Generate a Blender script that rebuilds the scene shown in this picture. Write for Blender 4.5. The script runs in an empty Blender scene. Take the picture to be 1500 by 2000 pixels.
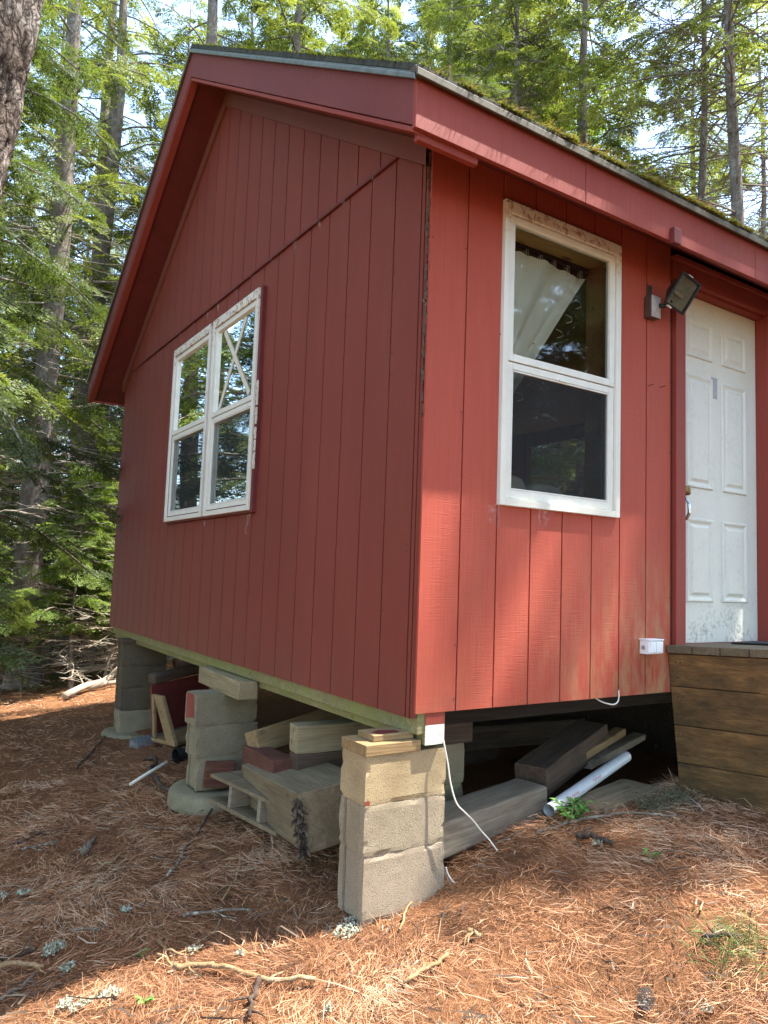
import bpy, bmesh, math, random
import numpy as np
from mathutils import Vector, Matrix
R = math.radians
SC = bpy.context.scene
COL = SC.collection

# ------------------------------------------------------------------ camera, sky, sun, exposure
cam_d = bpy.data.cameras.new('camera'); cam = bpy.data.objects.new('camera', cam_d); COL.objects.link(cam)
cam_d.sensor_fit = 'HORIZONTAL'; cam_d.sensor_width = 36.0; cam_d.lens = 36.0 * 1439.87 / 1500.0
cam_d.clip_start = 0.05; cam_d.clip_end = 2000
def cam_axes(yaw, pitch, roll):
    cy, sy, cp, sp = math.cos(yaw), math.sin(yaw), math.cos(pitch), math.sin(pitch)
    f = Vector((sy * cp, cy * cp, sp)); r = Vector((cy, -sy, 0)); u = r.cross(f)
    cr, sr = math.cos(roll), math.sin(roll)
    return r * cr + u * sr, u * cr - r * sr, f
CR, CU, CF = cam_axes(R(33.1875), R(5.0869), R(2.0557))
CP = Vector((-1.83387, -2.52332, 0.55630))
m3 = Matrix((CR, CU, -CF)).transposed()
cam.matrix_world = Matrix.Translation(CP) @ m3.to_4x4()
SC.camera = cam

SUN = Vector((0.43, -0.215, 1.0)).normalized()
SUN_EL = math.asin(SUN.z); SUN_AZ = math.atan2(SUN.x, SUN.y)
world = bpy.data.worlds.new('World'); SC.world = world; world.use_nodes = True
wn = world.node_tree; wn.nodes.clear()
sky = wn.nodes.new('ShaderNodeTexSky'); sky.sky_type = 'NISHITA'; sky.sun_disc = False
sky.sun_elevation = SUN_EL; sky.sun_rotation = SUN_AZ; sky.altitude = 200; sky.dust_density = 1.2; sky.ozone_density = 1.3
bg = wn.nodes.new('ShaderNodeBackground'); bg.inputs['Strength'].default_value = 0.15
wo = wn.nodes.new('ShaderNodeOutputWorld')
wn.links.new(sky.outputs[0], bg.inputs['Color']); wn.links.new(bg.outputs[0], wo.inputs['Surface'])
sun_d = bpy.data.lights.new('sun', 'SUN'); sun_d.energy = 3.0; sun_d.angle = R(0.5); sun_d.color = (1.0, 0.965, 0.915)
sun = bpy.data.objects.new('sun', sun_d); COL.objects.link(sun); sun.location = (6, -4, 14)
sun.rotation_euler = SUN.to_track_quat('Z', 'Y').to_euler()
SC.view_settings.view_transform = 'Standard'; SC.view_settings.look = 'None'
SC.view_settings.exposure = 2.75; SC.view_settings.gamma = 1.0
SC.view_settings.use_curve_mapping = False
SC.render.engine = 'CYCLES'
SC.cycles.max_bounces = 7; SC.cycles.diffuse_bounces = 4; SC.cycles.glossy_bounces = 4
SC.cycles.transmission_bounces = 5; SC.cycles.transparent_max_bounces = 12
SC.cycles.use_denoising = True; SC.cycles.denoising_prefilter = 'NONE'
SC.cycles.sample_clamp_indirect = 6.0

# ------------------------------------------------------------------ numpy noise
def _h(ix, iy, iz, s):
    n = (ix * 374761393 + iy * 668265263 + iz * 2147483647 + s * 1274126177) & 0xFFFFFFFF
    n = ((n ^ (n >> 13)) * 1274126177) & 0xFFFFFFFF
    n = ((n ^ (n >> 16)) * 2246822519) & 0xFFFFFFFF
    return ((n ^ (n >> 15)) & 0xFFFFFF) / float(0xFFFFFF)
def vnoise(x, y, z=0.0, s=0):
    x, y, z = np.broadcast_arrays(np.asarray(x, float), np.asarray(y, float), np.asarray(z, float))
    ix, iy, iz = np.floor(x).astype(np.int64), np.floor(y).astype(np.int64), np.floor(z).astype(np.int64)
    fx, fy, fz = x - ix, y - iy, z - iz
    fx, fy, fz = fx * fx * (3 - 2 * fx), fy * fy * (3 - 2 * fy), fz * fz * (3 - 2 * fz)
    def L(a, b, t): return a + (b - a) * t
    c = [[[_h(ix + i, iy + j, iz + k, s) for k in (0, 1)] for j in (0, 1)] for i in (0, 1)]
    a0 = L(L(c[0][0][0], c[1][0][0], fx), L(c[0][1][0], c[1][1][0], fx), fy)
    a1 = L(L(c[0][0][1], c[1][0][1], fx), L(c[0][1][1], c[1][1][1], fx), fy)
    return L(a0, a1, fz) * 2 - 1
def fbm(x, y, z=0.0, s=0, o=4):
    t, a, f = 0, 1.0, 1.0
    for i in range(o):
        t = t + a * vnoise(np.asarray(x) * f, np.asarray(y) * f, np.asarray(z) * f, s + i * 17); a *= .5; f *= 2.03
    return t

# ------------------------------------------------------------------ object helpers
def tag(o, label=None, cat=None, group=None, kind=None):
    if label: o['label'] = label
    if cat: o['category'] = cat
    if group: o['group'] = group
    if kind: o['kind'] = kind
    return o
def empty(name, loc=(0, 0, 0), rot=(0, 0, 0)):
    o = bpy.data.objects.new(name, None); o.location = loc; o.rotation_euler = rot; o.empty_display_size = .1
    COL.objects.link(o); return o
def link(name, me, mat=None, parent=None, smooth=False):
    o = bpy.data.objects.new(name, me); COL.objects.link(o)
    if mat is not None and not me.materials: me.materials.append(mat)
    if smooth: me.polygons.foreach_set('use_smooth', np.ones(len(me.polygons), bool))
    if parent is not None: o.parent = parent
    return o
def np_mesh(name, V, F, tone=None):
    """F: (n,k) int array of one face size; tone: per-face float"""
    me = bpy.data.meshes.new(name)
    V = np.asarray(V, np.float32); F = np.asarray(F, np.int32); n, k = F.shape
    me.vertices.add(len(V)); me.vertices.foreach_set('co', V.ravel())
    me.loops.add(n * k); me.loops.foreach_set('vertex_index', F.ravel())
    me.polygons.add(n); me.polygons.foreach_set('loop_start', np.arange(0, n * k, k, dtype=np.int32))
    me.polygons.foreach_set('loop_total', np.full(n, k, np.int32))
    me.update(calc_edges=True)
    if tone is not None:
        a = me.attributes.new('tone', 'FLOAT', 'FACE'); a.data.foreach_set('value', np.asarray(tone, np.float32))
    return me
def smooth_pts(P, k=5):
    P = [Vector(p) for p in P]; out = []
    for i in range(len(P) - 1):
        a, b, c, d = P[max(i - 1, 0)], P[i], P[i + 1], P[min(i + 2, len(P) - 1)]
        for q in range(k):
            t = q / k; out.append(.5 * ((2 * b) + (c - a) * t + (2 * a - 5 * b + 4 * c - d) * t * t + (3 * b - a - 3 * c + d) * t ** 3))
    return out + [P[-1]]
class MB:
    def __init__(s): s.v = []; s.f = []
    def add(s, V, F):
        b = len(s.v); s.v += [tuple(p) for p in V]; s.f += [tuple(i + b for i in q) for q in F]; return s
    def box(s, x0, x1, y0, y1, z0, z1):
        V = [(x, y, z) for x in (x0, x1) for y in (y0, y1) for z in (z0, z1)]
        return s.add(V, [(0, 1, 3, 2), (4, 6, 7, 5), (0, 4, 5, 1), (2, 3, 7, 6), (0, 2, 6, 4), (1, 5, 7, 3)])
    def hexa(s, P):   # 8 points: bottom ring 4, top ring 4
        return s.add(P, [(3, 2, 1, 0), (4, 5, 6, 7), (0, 1, 5, 4), (1, 2, 6, 5), (2, 3, 7, 6), (3, 0, 4, 7)])
    def prism(s, poly, y0, y1, axis='y'):
        n = len(poly)
        mk = {'y': lambda a, b, t: (a, t, b), 'x': lambda a, b, t: (t, a, b), 'z': lambda a, b, t: (a, b, t)}[axis]
        V = [mk(a, b, y0) for a, b in poly] + [mk(a, b, y1) for a, b in poly]
        return s.add(V, [tuple(range(n))[::-1], tuple(range(n, 2 * n))] + [(i, (i + 1) % n, n + (i + 1) % n, n + i) for i in range(n)])
    def tube(s, P, rad, n=8, cap=True):
        P = [Vector(p) for p in P]; k = len(P)
        if not hasattr(rad, '__len__'): rad = [rad] * k
        V = []; up = Vector((.13, .21, .97))
        for i, p in enumerate(P):
            d = (P[min(i + 1, k - 1)] - P[max(i - 1, 0)]).normalized()
            a = d.cross(up)
            if a.length < .05: a = d.cross(Vector((1, 0, 0)))
            a.normalize(); b = d.cross(a)
            for j in range(n):
                t = 2 * math.pi * j / n; V.append(p + (a * math.cos(t) + b * math.sin(t)) * rad[i])
        F = [(i * n + j, i * n + (j + 1) % n, (i + 1) * n + (j + 1) % n, (i + 1) * n + j) for i in range(k - 1) for j in range(n)]
        if cap: F += [tuple(range(n))[::-1], tuple(range((k - 1) * n, k * n))]
        return s.add(V, F)
    def mesh(s, name):
        me = bpy.data.meshes.new(name); me.from_pydata(s.v, [], s.f); me.validate(); me.update(); return me
    def build(s, name, mat, parent=None, bevel=0, smooth=False, seg=2):
        o = link(name, s.mesh(name), mat, parent, smooth)
        if bevel:
            bv = o.modifiers.new('bevel', 'BEVEL'); bv.width = bevel; bv.segments = seg; bv.limit_method = 'ANGLE'; bv.angle_limit = R(40)
        return o

# ------------------------------------------------------------------ materials
MATS = {}
class NT:
    def __init__(s, name):
        s.m = bpy.data.materials.new(name); s.m.use_nodes = True; s.t = s.m.node_tree; s.t.nodes.clear()
        s.out = s.t.nodes.new('ShaderNodeOutputMaterial'); MATS[name] = s.m
    def n(s, typ, **kw):
        d = s.t.nodes.new(typ)
        for k, v in kw.items():
            if k in d.inputs: d.inputs[k].default_value = v
            else: setattr(d, k, v)
        return d
    def l(s, a, b): s.t.links.new(a, b)
    def coord(s, scale=(1, 1, 1), kind='Object'):
        tc = s.n('ShaderNodeTexCoord'); mp = s.n('ShaderNodeMapping'); mp.inputs['Scale'].default_value = scale
        s.l(tc.outputs[kind], mp.inputs['Vector']); return mp.outputs[0]
    def noise(s, vec, scale, detail=4, rough=.55, dist=0):
        d = s.n('ShaderNodeTexNoise'); d.inputs['Scale'].default_value = scale; d.inputs['Detail'].default_value = detail
        d.inputs['Roughness'].default_value = rough; d.inputs['Distortion'].default_value = dist
        if vec is not None: s.l(vec, d.inputs['Vector'])
        return d.outputs['Fac']
    def ramp(s, fac, stops):
        r = s.n('ShaderNodeValToRGB'); e = r.color_ramp.elements
        while len(e) < len(stops): e.new(.5)
        for q, (p, c) in zip(e, stops):
            q.position = p; q.color = (c[0], c[1], c[2], 1) if hasattr(c, '__len__') else (c, c, c, 1)
        s.l(fac, r.inputs[0]); return r.outputs[0]
    def mix(s, fac, a, b, mode='MIX'):
        d = s.n('ShaderNodeMix', data_type='RGBA', blend_type=mode)
        for i, v in ((0, fac), (6, a), (7, b)):
            if hasattr(v, 'is_output'): s.l(v, d.inputs[i])
            elif hasattr(v, '__len__'): d.inputs[i].default_value = (v[0], v[1], v[2], 1)
            else: d.inputs[i].default_value = v
        return d.outputs[2]
    def math(s, op, a, b=0.0):
        d = s.n('ShaderNodeMath', operation=op)
        for i, v in ((0, a), (1, b)):
            if hasattr(v, 'is_output'): s.l(v, d.inputs[i])
            else: d.inputs[i].default_value = v
        return d.outputs[0]
    def bump(s, h, strength=.5, dist=.005, prev=None):
        b = s.n('ShaderNodeBump'); b.inputs['Strength'].default_value = strength; b.inputs['Distance'].default_value = dist
        s.l(h, b.inputs['Height'])
        if prev is not None: s.l(prev, b.inputs['Normal'])
        return b.outputs[0]
    def pbr(s, col, rough=.7, normal=None, metal=0, spec=.4):
        p = s.n('ShaderNodeBsdfPrincipled')
        if hasattr(col, 'is_output'): s.l(col, p.inputs['Base Color'])
        else: p.inputs['Base Color'].default_value = (*col, 1)
        if hasattr(rough, 'is_output'): s.l(rough, p.inputs['Roughness'])
        else: p.inputs['Roughness'].default_value = rough
        p.inputs['Metallic'].default_value = metal; p.inputs['Specular IOR Level'].default_value = spec
        if normal is not None: s.l(normal, p.inputs['Normal'])
        s.l(p.outputs[0], s.out.inputs['Surface']); return p

def mat_red(name, a, b, horiz_axis, wear=0.0, saw=.6):
    t = NT(name)
    grain = t.noise(t.coord((70, 70, 2.5)), 1.0, 5, .65)
    sawn = t.noise(t.coord((7, 7, 210)), 1.0, 3, .6)
    patch = t.ramp(t.noise(t.coord((2.5, 2.5, 1.2)), 1.0, 3, .6), [(.40, 0), (.62, 1)])
    big = t.noise(t.coord((1, 1, .45)), 1.7, 5, .65)
    fade = t.noise(t.coord((5, 5, .5)), 1.0, 4, .6)
    c = t.mix(t.ramp(big, [(.3, 0), (.7, 1)]), a, b)
    c = t.mix(t.ramp(fade, [(.45, 0), (.75, .35)]), c, [min(1, a[0] * 1.18), a[1] * 1.6, a[2] * 1.5])
    c = t.mix(t.ramp(grain, [(.40, .0), (.80, .30)]), c, [x * .55 for x in a])
    spk = t.noise(t.coord((1, 1, 1)), 150, 2, .5)
    c = t.mix(t.ramp(spk, [(.72, 0), (.78, .55)]), c, (.42, .25, .2))
    tc = t.n('ShaderNodeTexCoord'); sx = t.n('ShaderNodeSeparateXYZ'); t.l(tc.outputs['Object'], sx.inputs[0])
    sp_ = t.math('MULTIPLY', t.ramp(sx.outputs[2], [(.0, .8), (.30, 0)]), t.ramp(t.noise(t.coord((9, 9, 6)), 1.0, 6, .7), [(.42, 0), (.7, 1)]))
    c = t.mix(t.math('MULTIPLY', sp_, .45), c, (.13, .075, .045))      # rain splash dirt along the bottom edge
    if wear:   # weathered, rubbed-off paint low on the wall and towards the step
        lo = t.ramp(sx.outputs[2], [(0.0, 1), (.85, 0)])
        rt = t.ramp(t.math('MULTIPLY', sx.outputs[0], .55), [(.35, 0), (.85, 1)])
        wn_ = t.noise(t.coord((14, 14, 4)), 1.0, 6, .7)
        mk = t.math('MULTIPLY', t.math('MULTIPLY', lo, t.math('ADD', rt, .10)), t.ramp(wn_, [(.40, 0), (.66, 1)]))
        c = t.mix(t.math('MULTIPLY', mk, wear), c, (.36, .24, .11))
    hgt = t.math('ADD', t.math('MULTIPLY', grain, .55), t.math('MULTIPLY', t.math('MULTIPLY', sawn, patch), saw))
    stip = t.noise(t.coord(), 260, 3, .7)
    nb = t.bump(t.math('ADD', hgt, t.math('MULTIPLY', stip, .35)), .85, .0022)
    t.pbr(c, t.ramp(big, [(0, .55), (1, .75)]), nb, spec=.3); return t.m
def mat_wood(name, light, dark, rough=.8, ring=1.0, moss=None, moss_amt=.0, endgrain=True, knot=(.12, .07, .04)):
    t = NT(name)
    oi = t.n('ShaderNodeObjectInfo'); tc = t.n('ShaderNodeTexCoord')
    ad = t.n('ShaderNodeVectorMath', operation='ADD'); t.l(tc.outputs['Object'], ad.inputs[0])
    sc = t.n('ShaderNodeVectorMath', operation='SCALE'); sc.inputs[0].default_value = (13, 7, 5); t.l(oi.outputs['Random'], sc.inputs[3])
    t.l(sc.outputs[0], ad.inputs[1])
    def mp(s):
        m = t.n('ShaderNodeMapping'); m.inputs['Scale'].default_value = s; t.l(ad.outputs[0], m.inputs[0]); return m.outputs[0]
    g1 = t.noise(mp((2.2, 30, 30)), 1.0 * ring, 5, .6, 1.2)
    g2 = t.noise(mp((4, 120, 120)), 1.0, 3, .6)
    big = t.noise(mp((3, 6, 6)), 1.0, 4, .6)
    c = t.mix(t.ramp(g1, [(.32, 0), (.66, 1)]), dark, light)
    c = t.mix(t.ramp(g2, [(.4, .35), (.6, 0)]), c, [x * .5 for x in dark])
    c = t.mix(t.ramp(big, [(.35, .45), (.65, 0)]), c, [x * .62 for x in dark])
    vo = t.n('ShaderNodeTexVoronoi'); vo.inputs['Scale'].default_value = 1.0; t.l(mp((3.1, 9, 9)), vo.inputs['Vector'])
    c = t.mix(t.ramp(vo.outputs['Distance'], [(.07, .85), (.16, 0)]), c, knot)
    if moss:
        mn = t.noise(mp((4, 9, 9)), 1.0, 6, .7)
        c = t.mix(t.math('MULTIPLY', t.ramp(mn, [(.38, 0), (.66, 1)]), moss_amt), c, moss)
    h = t.math('ADD', g1, t.math('MULTIPLY', g2, .7))
    t.pbr(c, rough, t.bump(h, .6, .004), spec=.25); return t.m
def mat_concrete(name, a, b, stain, amt=.5):
    t = NT(name); v = t.coord((1, 1, 1))
    oi = t.n('ShaderNodeObjectInfo')
    ad = t.n('ShaderNodeVectorMath', operation='ADD'); t.l(v, ad.inputs[0]); t.l(oi.outputs['Location'], ad.inputs[1]); v = ad.outputs[0]
    n1 = t.noise(v, 7, 6, .65); n2 = t.noise(v, 170, 4, .75); n3 = t.noise(v, 3.5, 5, .6, .6)
    c = t.mix(t.ramp(n1, [(.3, 0), (.7, 1)]), a, b)
    c = t.mix(t.math('MULTIPLY', t.ramp(n3, [(.42, 0), (.68, 1)]), amt), c, stain)
    c = t.mix(t.ramp(n2, [(.36, .7), (.47, 0)]), c, [x * .30 for x in a])
    pv = t.n('ShaderNodeTexVoronoi'); pv.inputs['Scale'].default_value = 95; t.l(v, pv.inputs['Vector']); pore = t.ramp(pv.outputs['Distance'], [(.10, 0), (.22, 1)])
    c = t.mix(t.math('MULTIPLY', t.math('SUBTRACT', 1.0, pore), .55), c, [x * .3 for x in a])
    t.pbr(c, .92, t.bump(t.math('ADD', t.math('MULTIPLY', pore, .8), n2), 1.0, .002) if False else t.bump(t.math('ADD', t.math('ADD', n2, t.math('MULTIPLY', pore, .6)), t.math('MULTIPLY', n1, .6)), .9, .003), spec=.15); return t.m
def mat_plain(name, col, rough=.5, metal=0, var=.15, scale=30, bump=.1, spec=.4):
    t = NT(name); n = t.noise(t.coord(), scale, 4, .6)
    c = t.mix(t.ramp(n, [(.3, 0), (.7, 1)]), [x * (1 - var) for x in col], [min(1, x * (1 + var)) for x in col])
    t.pbr(c, rough, t.bump(n, bump, .002), metal, spec); return t.m
def mat_tone(name, stops, rough=.8, trans=0.0, spec=.2):
    t = NT(name); at = t.n('ShaderNodeAttribute', attribute_name='tone')
    oi = t.n('ShaderNodeObjectInfo')
    f = t.math('ADD', at.outputs['Fac'], t.math('MULTIPLY', t.math('SUBTRACT', oi.outputs['Random'], .5), .18))
    c = t.ramp(f, stops)
    p = t.pbr(c, rough, spec=spec)
    if trans:
        tr = t.n('ShaderNodeBsdfTranslucent'); t.l(t.mix(1.0, c, (1.0, 1.0, .55), 'MULTIPLY'), tr.inputs['Color'])
        mx = t.n('ShaderNodeMixShader'); mx.inputs[0].default_value = trans
        t.l(p.outputs[0], mx.inputs[1]); t.l(tr.outputs[0], mx.inputs[2]); t.l(mx.outputs[0], t.out.inputs['Surface'])
    return t.m
def mat_glass(name, tint=(.9, .93, .92)):
    t = NT(name); tr = t.n('ShaderNodeBsdfTransparent'); tr.inputs[0].default_value = (*tint, 1)
    gl = t.n('ShaderNodeBsdfGlossy'); gl.inputs['Roughness'].default_value = .02; gl.inputs[0].default_value = (.95, 1, .97, 1)
    nz = t.noise(t.coord(), 2.5, 2, .5); bp = t.bump(nz, .03, .02); t.l(bp, gl.inputs['Normal'])
    fr = t.n('ShaderNodeFresnel'); fr.inputs['IOR'].default_value = 1.7
    mx = t.n('ShaderNodeMixShader'); t.l(fr.outputs[0], mx.inputs[0]); t.l(tr.outputs[0], mx.inputs[1]); t.l(gl.outputs[0], mx.inputs[2])
    t.l(mx.outputs[0], t.out.inputs['Surface']); return t.m
def mat_screen(name):
    t = NT(name); tr = t.n('ShaderNodeBsdfTransparent'); df = t.n('ShaderNodeBsdfDiffuse'); df.inputs[0].default_value = (.035, .04, .042, 1)
    mx = t.n('ShaderNodeMixShader'); mx.inputs[0].default_value = .48
    t.l(tr.outputs[0], mx.inputs[1]); t.l(df.outputs[0], mx.inputs[2]); t.l(mx.outputs[0], t.out.inputs['Surface']); return t.m
def mat_bark(name, a, b, c3, lichen=(.3, .32, .27), la=.3, vs=6):
    t = NT(name); v = t.coord((1, 1, .22))
    n1 = t.noise(v, 22, 6, .7, .6); n2 = t.noise(t.coord((1, 1, .6)), 60, 4, .7); n3 = t.noise(t.coord(), vs, 5, .65)
    c = t.mix(t.ramp(n1, [(.35, 0), (.65, 1)]), a, b)
    c = t.mix(t.ramp(n2, [(.3, .6), (.5, 0)]), c, c3)
    c = t.mix(t.math('MULTIPLY', t.ramp(n3, [(.5, 0), (.62, 1)]), la), c, lichen)
    t.pbr(c, .95, t.bump(t.math('ADD', n1, t.math('MULTIPLY', n2, .5)), 1.0, .012), spec=.1); return t.m

RED_G = mat_red('red_stained_siding_shade_tone', (.172, .034, .0205), (.208, .043, .027), 0, 0, .25)  # darker copy of the siding red, the side wall's shade is in the colour
RED_F = mat_red('red_stained_siding_lit_tone', (.35, .060, .034), (.39, .073, .043), 0, .9, 1.0)  # brighter copy of the siding red, the front's stronger light is in the colour
RED_T = mat_red('red_trim_paint', (.225, .036, .023), (.27, .050, .032), 0, 0, .1)
RED_D = mat_plain('dark_red_trim', (.12, .018, .014), .6, 0, .2, 20, .2)
RED_S = mat_plain('soffit_red', (.12, .018, .014), .7, 0, .2, 6, .2)
WHITE = mat_plain('white_window_paint', (.68, .67, .57), .5, 0, .06, 14, .15)
WHITE_V = mat_plain('white_vinyl', (.74, .76, .74), .4, 0, .04, 8, .05)
DARK_GAP = mat_plain('dark_gap', (.02, .014, .012), .9)
GLASS = mat_glass('window_glass'); SCREEN = mat_screen('insect_screen')
WOOD_IN = mat_wood('pine_jamb', (.80, .47, .16), (.62, .34, .10), .6)
WOOD_BR = mat_wood('brown_jamb', (.50, .26, .12), (.36, .17, .075), .6)
INSIDE = mat_plain('dim_interior', (.15, .12, .08), .9)
W_SILL = mat_wood('algae_green_sill_timber', (.33, .29, .15), (.20, .18, .08), .85, 1, (.19, .22, .05), .75)
W_PALE = mat_wood('pale_treated_pine', (.36, .295, .165), (.25, .195, .10), .8)
W_TAN = mat_wood('tan_pine', (.36, .25, .12), (.24, .15, .065), .8)
W_GREY = mat_wood('weathered_grey_timber', (.37, .30, .21), (.22, .175, .12), .9, 1, (.13, .08, .055), .35)
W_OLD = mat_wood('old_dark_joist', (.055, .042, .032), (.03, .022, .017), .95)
W_DARK = mat_wood('dark_brown_timber', (.14, .095, .062), (.075, .048, .031), .9)  # plain dark brown wood tone
W_MOSS = mat_wood('mossy_grey_timber', (.27, .205, .12), (.16, .115, .066), .9, 1, (.12, .115, .05), .22)
W_REDB = mat_wood('red_brown_board', (.17, .068, .042), (.10, .036, .022), .85)
W_DECK = mat_wood('stained_brown_plank', (.30, .165, .055), (.12, .066, .024), .75, 1.0, (.045, .034, .016), .85)
W_DECKT = mat_wood('worn_deck_board', (.22, .17, .11), (.12, .09, .055), .85, 1, (.12, .12, .06), .5)
CON_Y = mat_concrete('buff_concrete', (.43, .335, .185), (.35, .27, .155), (.27, .18, .085))
CON_G = mat_concrete('grey_concrete', (.345, .28, .185), (.28, .225, .15), (.20, .16, .10))
CON_P = mat_concrete('pinkish_grey_concrete', (.345, .275, .19), (.285, .225, .155), (.21, .165, .11))
CON_M = mat_concrete('greenish_concrete', (.28, .235, .15), (.21, .175, .11), (.14, .135, .06), .6)
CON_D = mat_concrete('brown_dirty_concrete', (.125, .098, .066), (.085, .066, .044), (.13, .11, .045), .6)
METAL = mat_plain('dull_drip_edge_metal', (.19, .20, .17), .45, .6, .25, 18, .1)
METAL_Y = mat_plain('weathered_drip_edge_metal', (.085, .068, .042), .7, .1, .3, 18, .1)
GALV = mat_plain('galvanised_sheet', (.20, .215, .22), .5, .5, .3, 14, .15)
BLACK = mat_plain('black_paint', (.016, .017, .018), .45, 0, .2)
BRONZE = mat_plain('brown_lamp_box', (.07, .045, .035), .5, 0, .3, 25, .2)
GREYBOX = mat_plain('faded_lamp_cover', (.33, .29, .25), .6, 0, .2, 20, .2)
CURTAIN = mat_plain('cream_curtain_cloth', (.62, .56, .42), .9, 0, .06, 4, .1)
BRASS = mat_plain('brass', (.25, .17, .07), .5, 1, .1)
CHROME = mat_plain('chrome', (.5, .5, .5), .25, 1, .05)
CABLE = mat_plain('white_cable_sheath', (.66, .62, .52), .5, 0, .05)
PVC = mat_plain('white_plastic', (.56, .57, .56), .4, 0, .05)
PAPER = mat_plain('grey_paper', (.36, .36, .35), .9, 0, .25, 120, .1)
TAPE = mat_plain('masking_tape', (.62, .58, .45), .8, 0, .1)
REDPRINT = mat_plain('red_print', (.5, .06, .06), .6)
RUBBER = mat_plain('black_rubber', (.012, .012, .013), .7)
COBWEB = None
def mat_web():
    t = NT('cobweb_silk'); tr = t.n('ShaderNodeBsdfTransparent'); df = t.n('ShaderNodeBsdfDiffuse'); df.inputs[0].default_value = (.6, .58, .55, 1)
    mx = t.n('ShaderNodeMixShader'); n = t.noise(t.coord((1, 1, .35)), 55, 5, .75)
    t.l(t.ramp(n, [(.48, .0), (.66, .32)]), mx.inputs[0]); t.l(tr.outputs[0], mx.inputs[1]); t.l(df.outputs[0], mx.inputs[2])
    t.l(mx.outputs[0], t.out.inputs['Surface']); return t.m
COBWEB = mat_web()
def mat_door():
    t = NT('white_door_paint'); v = t.coord(); n = t.noise(v, 40, 5, .7); n2 = t.noise(v, 6, 4, .6)
    tc = t.n('ShaderNodeTexCoord'); sx = t.n('ShaderNodeSeparateXYZ'); t.l(tc.outputs['Object'], sx.inputs[0])
    lo = t.ramp(sx.outputs[2], [(.28, 1), (.55, .15), ]); hi = t.ramp(t.math('MULTIPLY', sx.outputs[2], .4), [(.7, 0), (.92, 1)])
    c = t.mix(hi, (.64, .625, .53), (.58, .51, .35))
    mk = t.math('MULTIPLY', lo, t.ramp(t.math('ADD', t.math('MULTIPLY', n, .6), t.math('MULTIPLY', n2, .4)), [(.50, 0), (.60, 1)]))
    c = t.mix(t.math('MULTIPLY', mk, .75), c, (.14, .15, .16))
    t.pbr(c, .5, t.bump(n, .05, .002), spec=.35); return t.m
DOORP = mat_door()
def mat_white_peel():
    t = NT('peeling_white_paint'); n = t.noise(t.coord((1, 1, 1)), 26, 6, .75, .8); n2 = t.noise(t.coord(), 4, 3, .5)
    tc = t.n('ShaderNodeTexCoord'); sx = t.n('ShaderNodeSeparateXYZ'); t.l(tc.outputs['Object'], sx.inputs[0])
    up = t.ramp(t.math('MULTIPLY', sx.outputs[2], .4), [(.86, .0), (.93, 1)])
    c = t.mix(t.ramp(n2, [(.3, 0), (.7, 1)]), (.70, .69, .58), (.62, .60, .49))
    c = t.mix(t.math('MULTIPLY', up, t.ramp(n, [(.50, 0), (.60, .9)])), c, (.30, .13, .09))
    c = t.mix(t.ramp(n, [(.69, 0), (.72, .8)]), c, (.22, .07, .05))
    t.pbr(c, .55, t.bump(n, .15, .002), spec=.3); return t.m
WPEEL = mat_white_peel()

# ------------------------------------------------------------------ terrain
_hx = np.array([-80, -8, -4, -2, -1, -.45, -.2, 0, .2, .33, .48, .73, .9, 1.26, 1.67, 3, 6, 80.])
_hz = np.array([-3.2, -1.6, -1.24, -1.0, -.905, -.83, -.80, -.775, -.735, -.67, -.62, -.585, -.565, -.545, -.535, -.47, -.35, .6])
def sstep(a, b, x):
    t = np.clip((x - a) / (b - a), 0, 1); return t * t * (3 - 2 * t)
def gz(x, y, fine=True):
    x = np.asarray(x, float); y = np.asarray(y, float)
    hf = np.interp(x, _hx, _hz)
    hb = -.79 + .125 * np.clip(x, -9, 3) - .034 * np.clip(y, 0, 14)
    under = -.80 + .06 * x - .034 * np.clip(y, 0, 6)
    w_in = sstep(.1, .4, x) * (1 - sstep(4.6, 5.4, y))
    hb = hb * (1 - w_in) + under * w_in
    w = sstep(.0, .34, y - .02 * np.clip(x, -2, 2))
    z = hf * (1 - w) + hb * w
    far = sstep(9, 30, np.hypot(x, y))
    z = z + far * .5 * fbm(x * .06, y * .06, 0, 5, 3)
    if fine:
        d = np.hypot(x + 1.8, y + 2.5)
        z = z + (.018 * fbm(x * 2.6, y * 2.6, 0, 1, 3) + .011 * fbm(x * 9, y * 9, 0, 2, 3)) * (1 - .5 * w_in)
    return z
u = np.linspace(-1, 1, 340)
gxs = -.2 + 1.15 * np.sinh(u * 4.65); gys = 0.5 + 1.15 * np.sinh(u * 4.65)
GX, GY = np.meshgrid(gxs, gys, indexing='ij')
V = np.stack([GX, GY, gz(GX, GY)], -1).reshape(-1, 3)
n = len(u); I = np.arange(n * n).reshape(n, n)
F = np.stack([I[:-1, :-1], I[1:, :-1], I[1:, 1:], I[:-1, 1:]], -1).reshape(-1, 4)
t = NT('pine_needle_ground'); v = t.coord()
n1 = t.noise(v, 3, 6, .65); n2 = t.noise(t.coord((1, 1, 1)), 70, 6, .75, 1.5); n3 = t.noise(v, 1.1, 5, .6)
c = t.mix(t.ramp(n2, [(.32, 0), (.62, 1)]), (.085, .042, .022), (.32, .145, .063))
c = t.mix(t.ramp(n1, [(.4, .0), (.7, .5)]), c, (.09, .05, .028))
tc = t.n('ShaderNodeTexCoord'); sx = t.n('ShaderNodeSeparateXYZ'); t.l(tc.outputs['Object'], sx.inputs[0])
back = t.math('MULTIPLY', t.ramp(t.math('MULTIPLY', sx.outputs[1], .05), [(.37, 0), (.45, 1)]), t.ramp(n3, [(.44, 0), (.56, 1)]))
c = t.mix(back, c, (.075, .105, .02))
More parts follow.
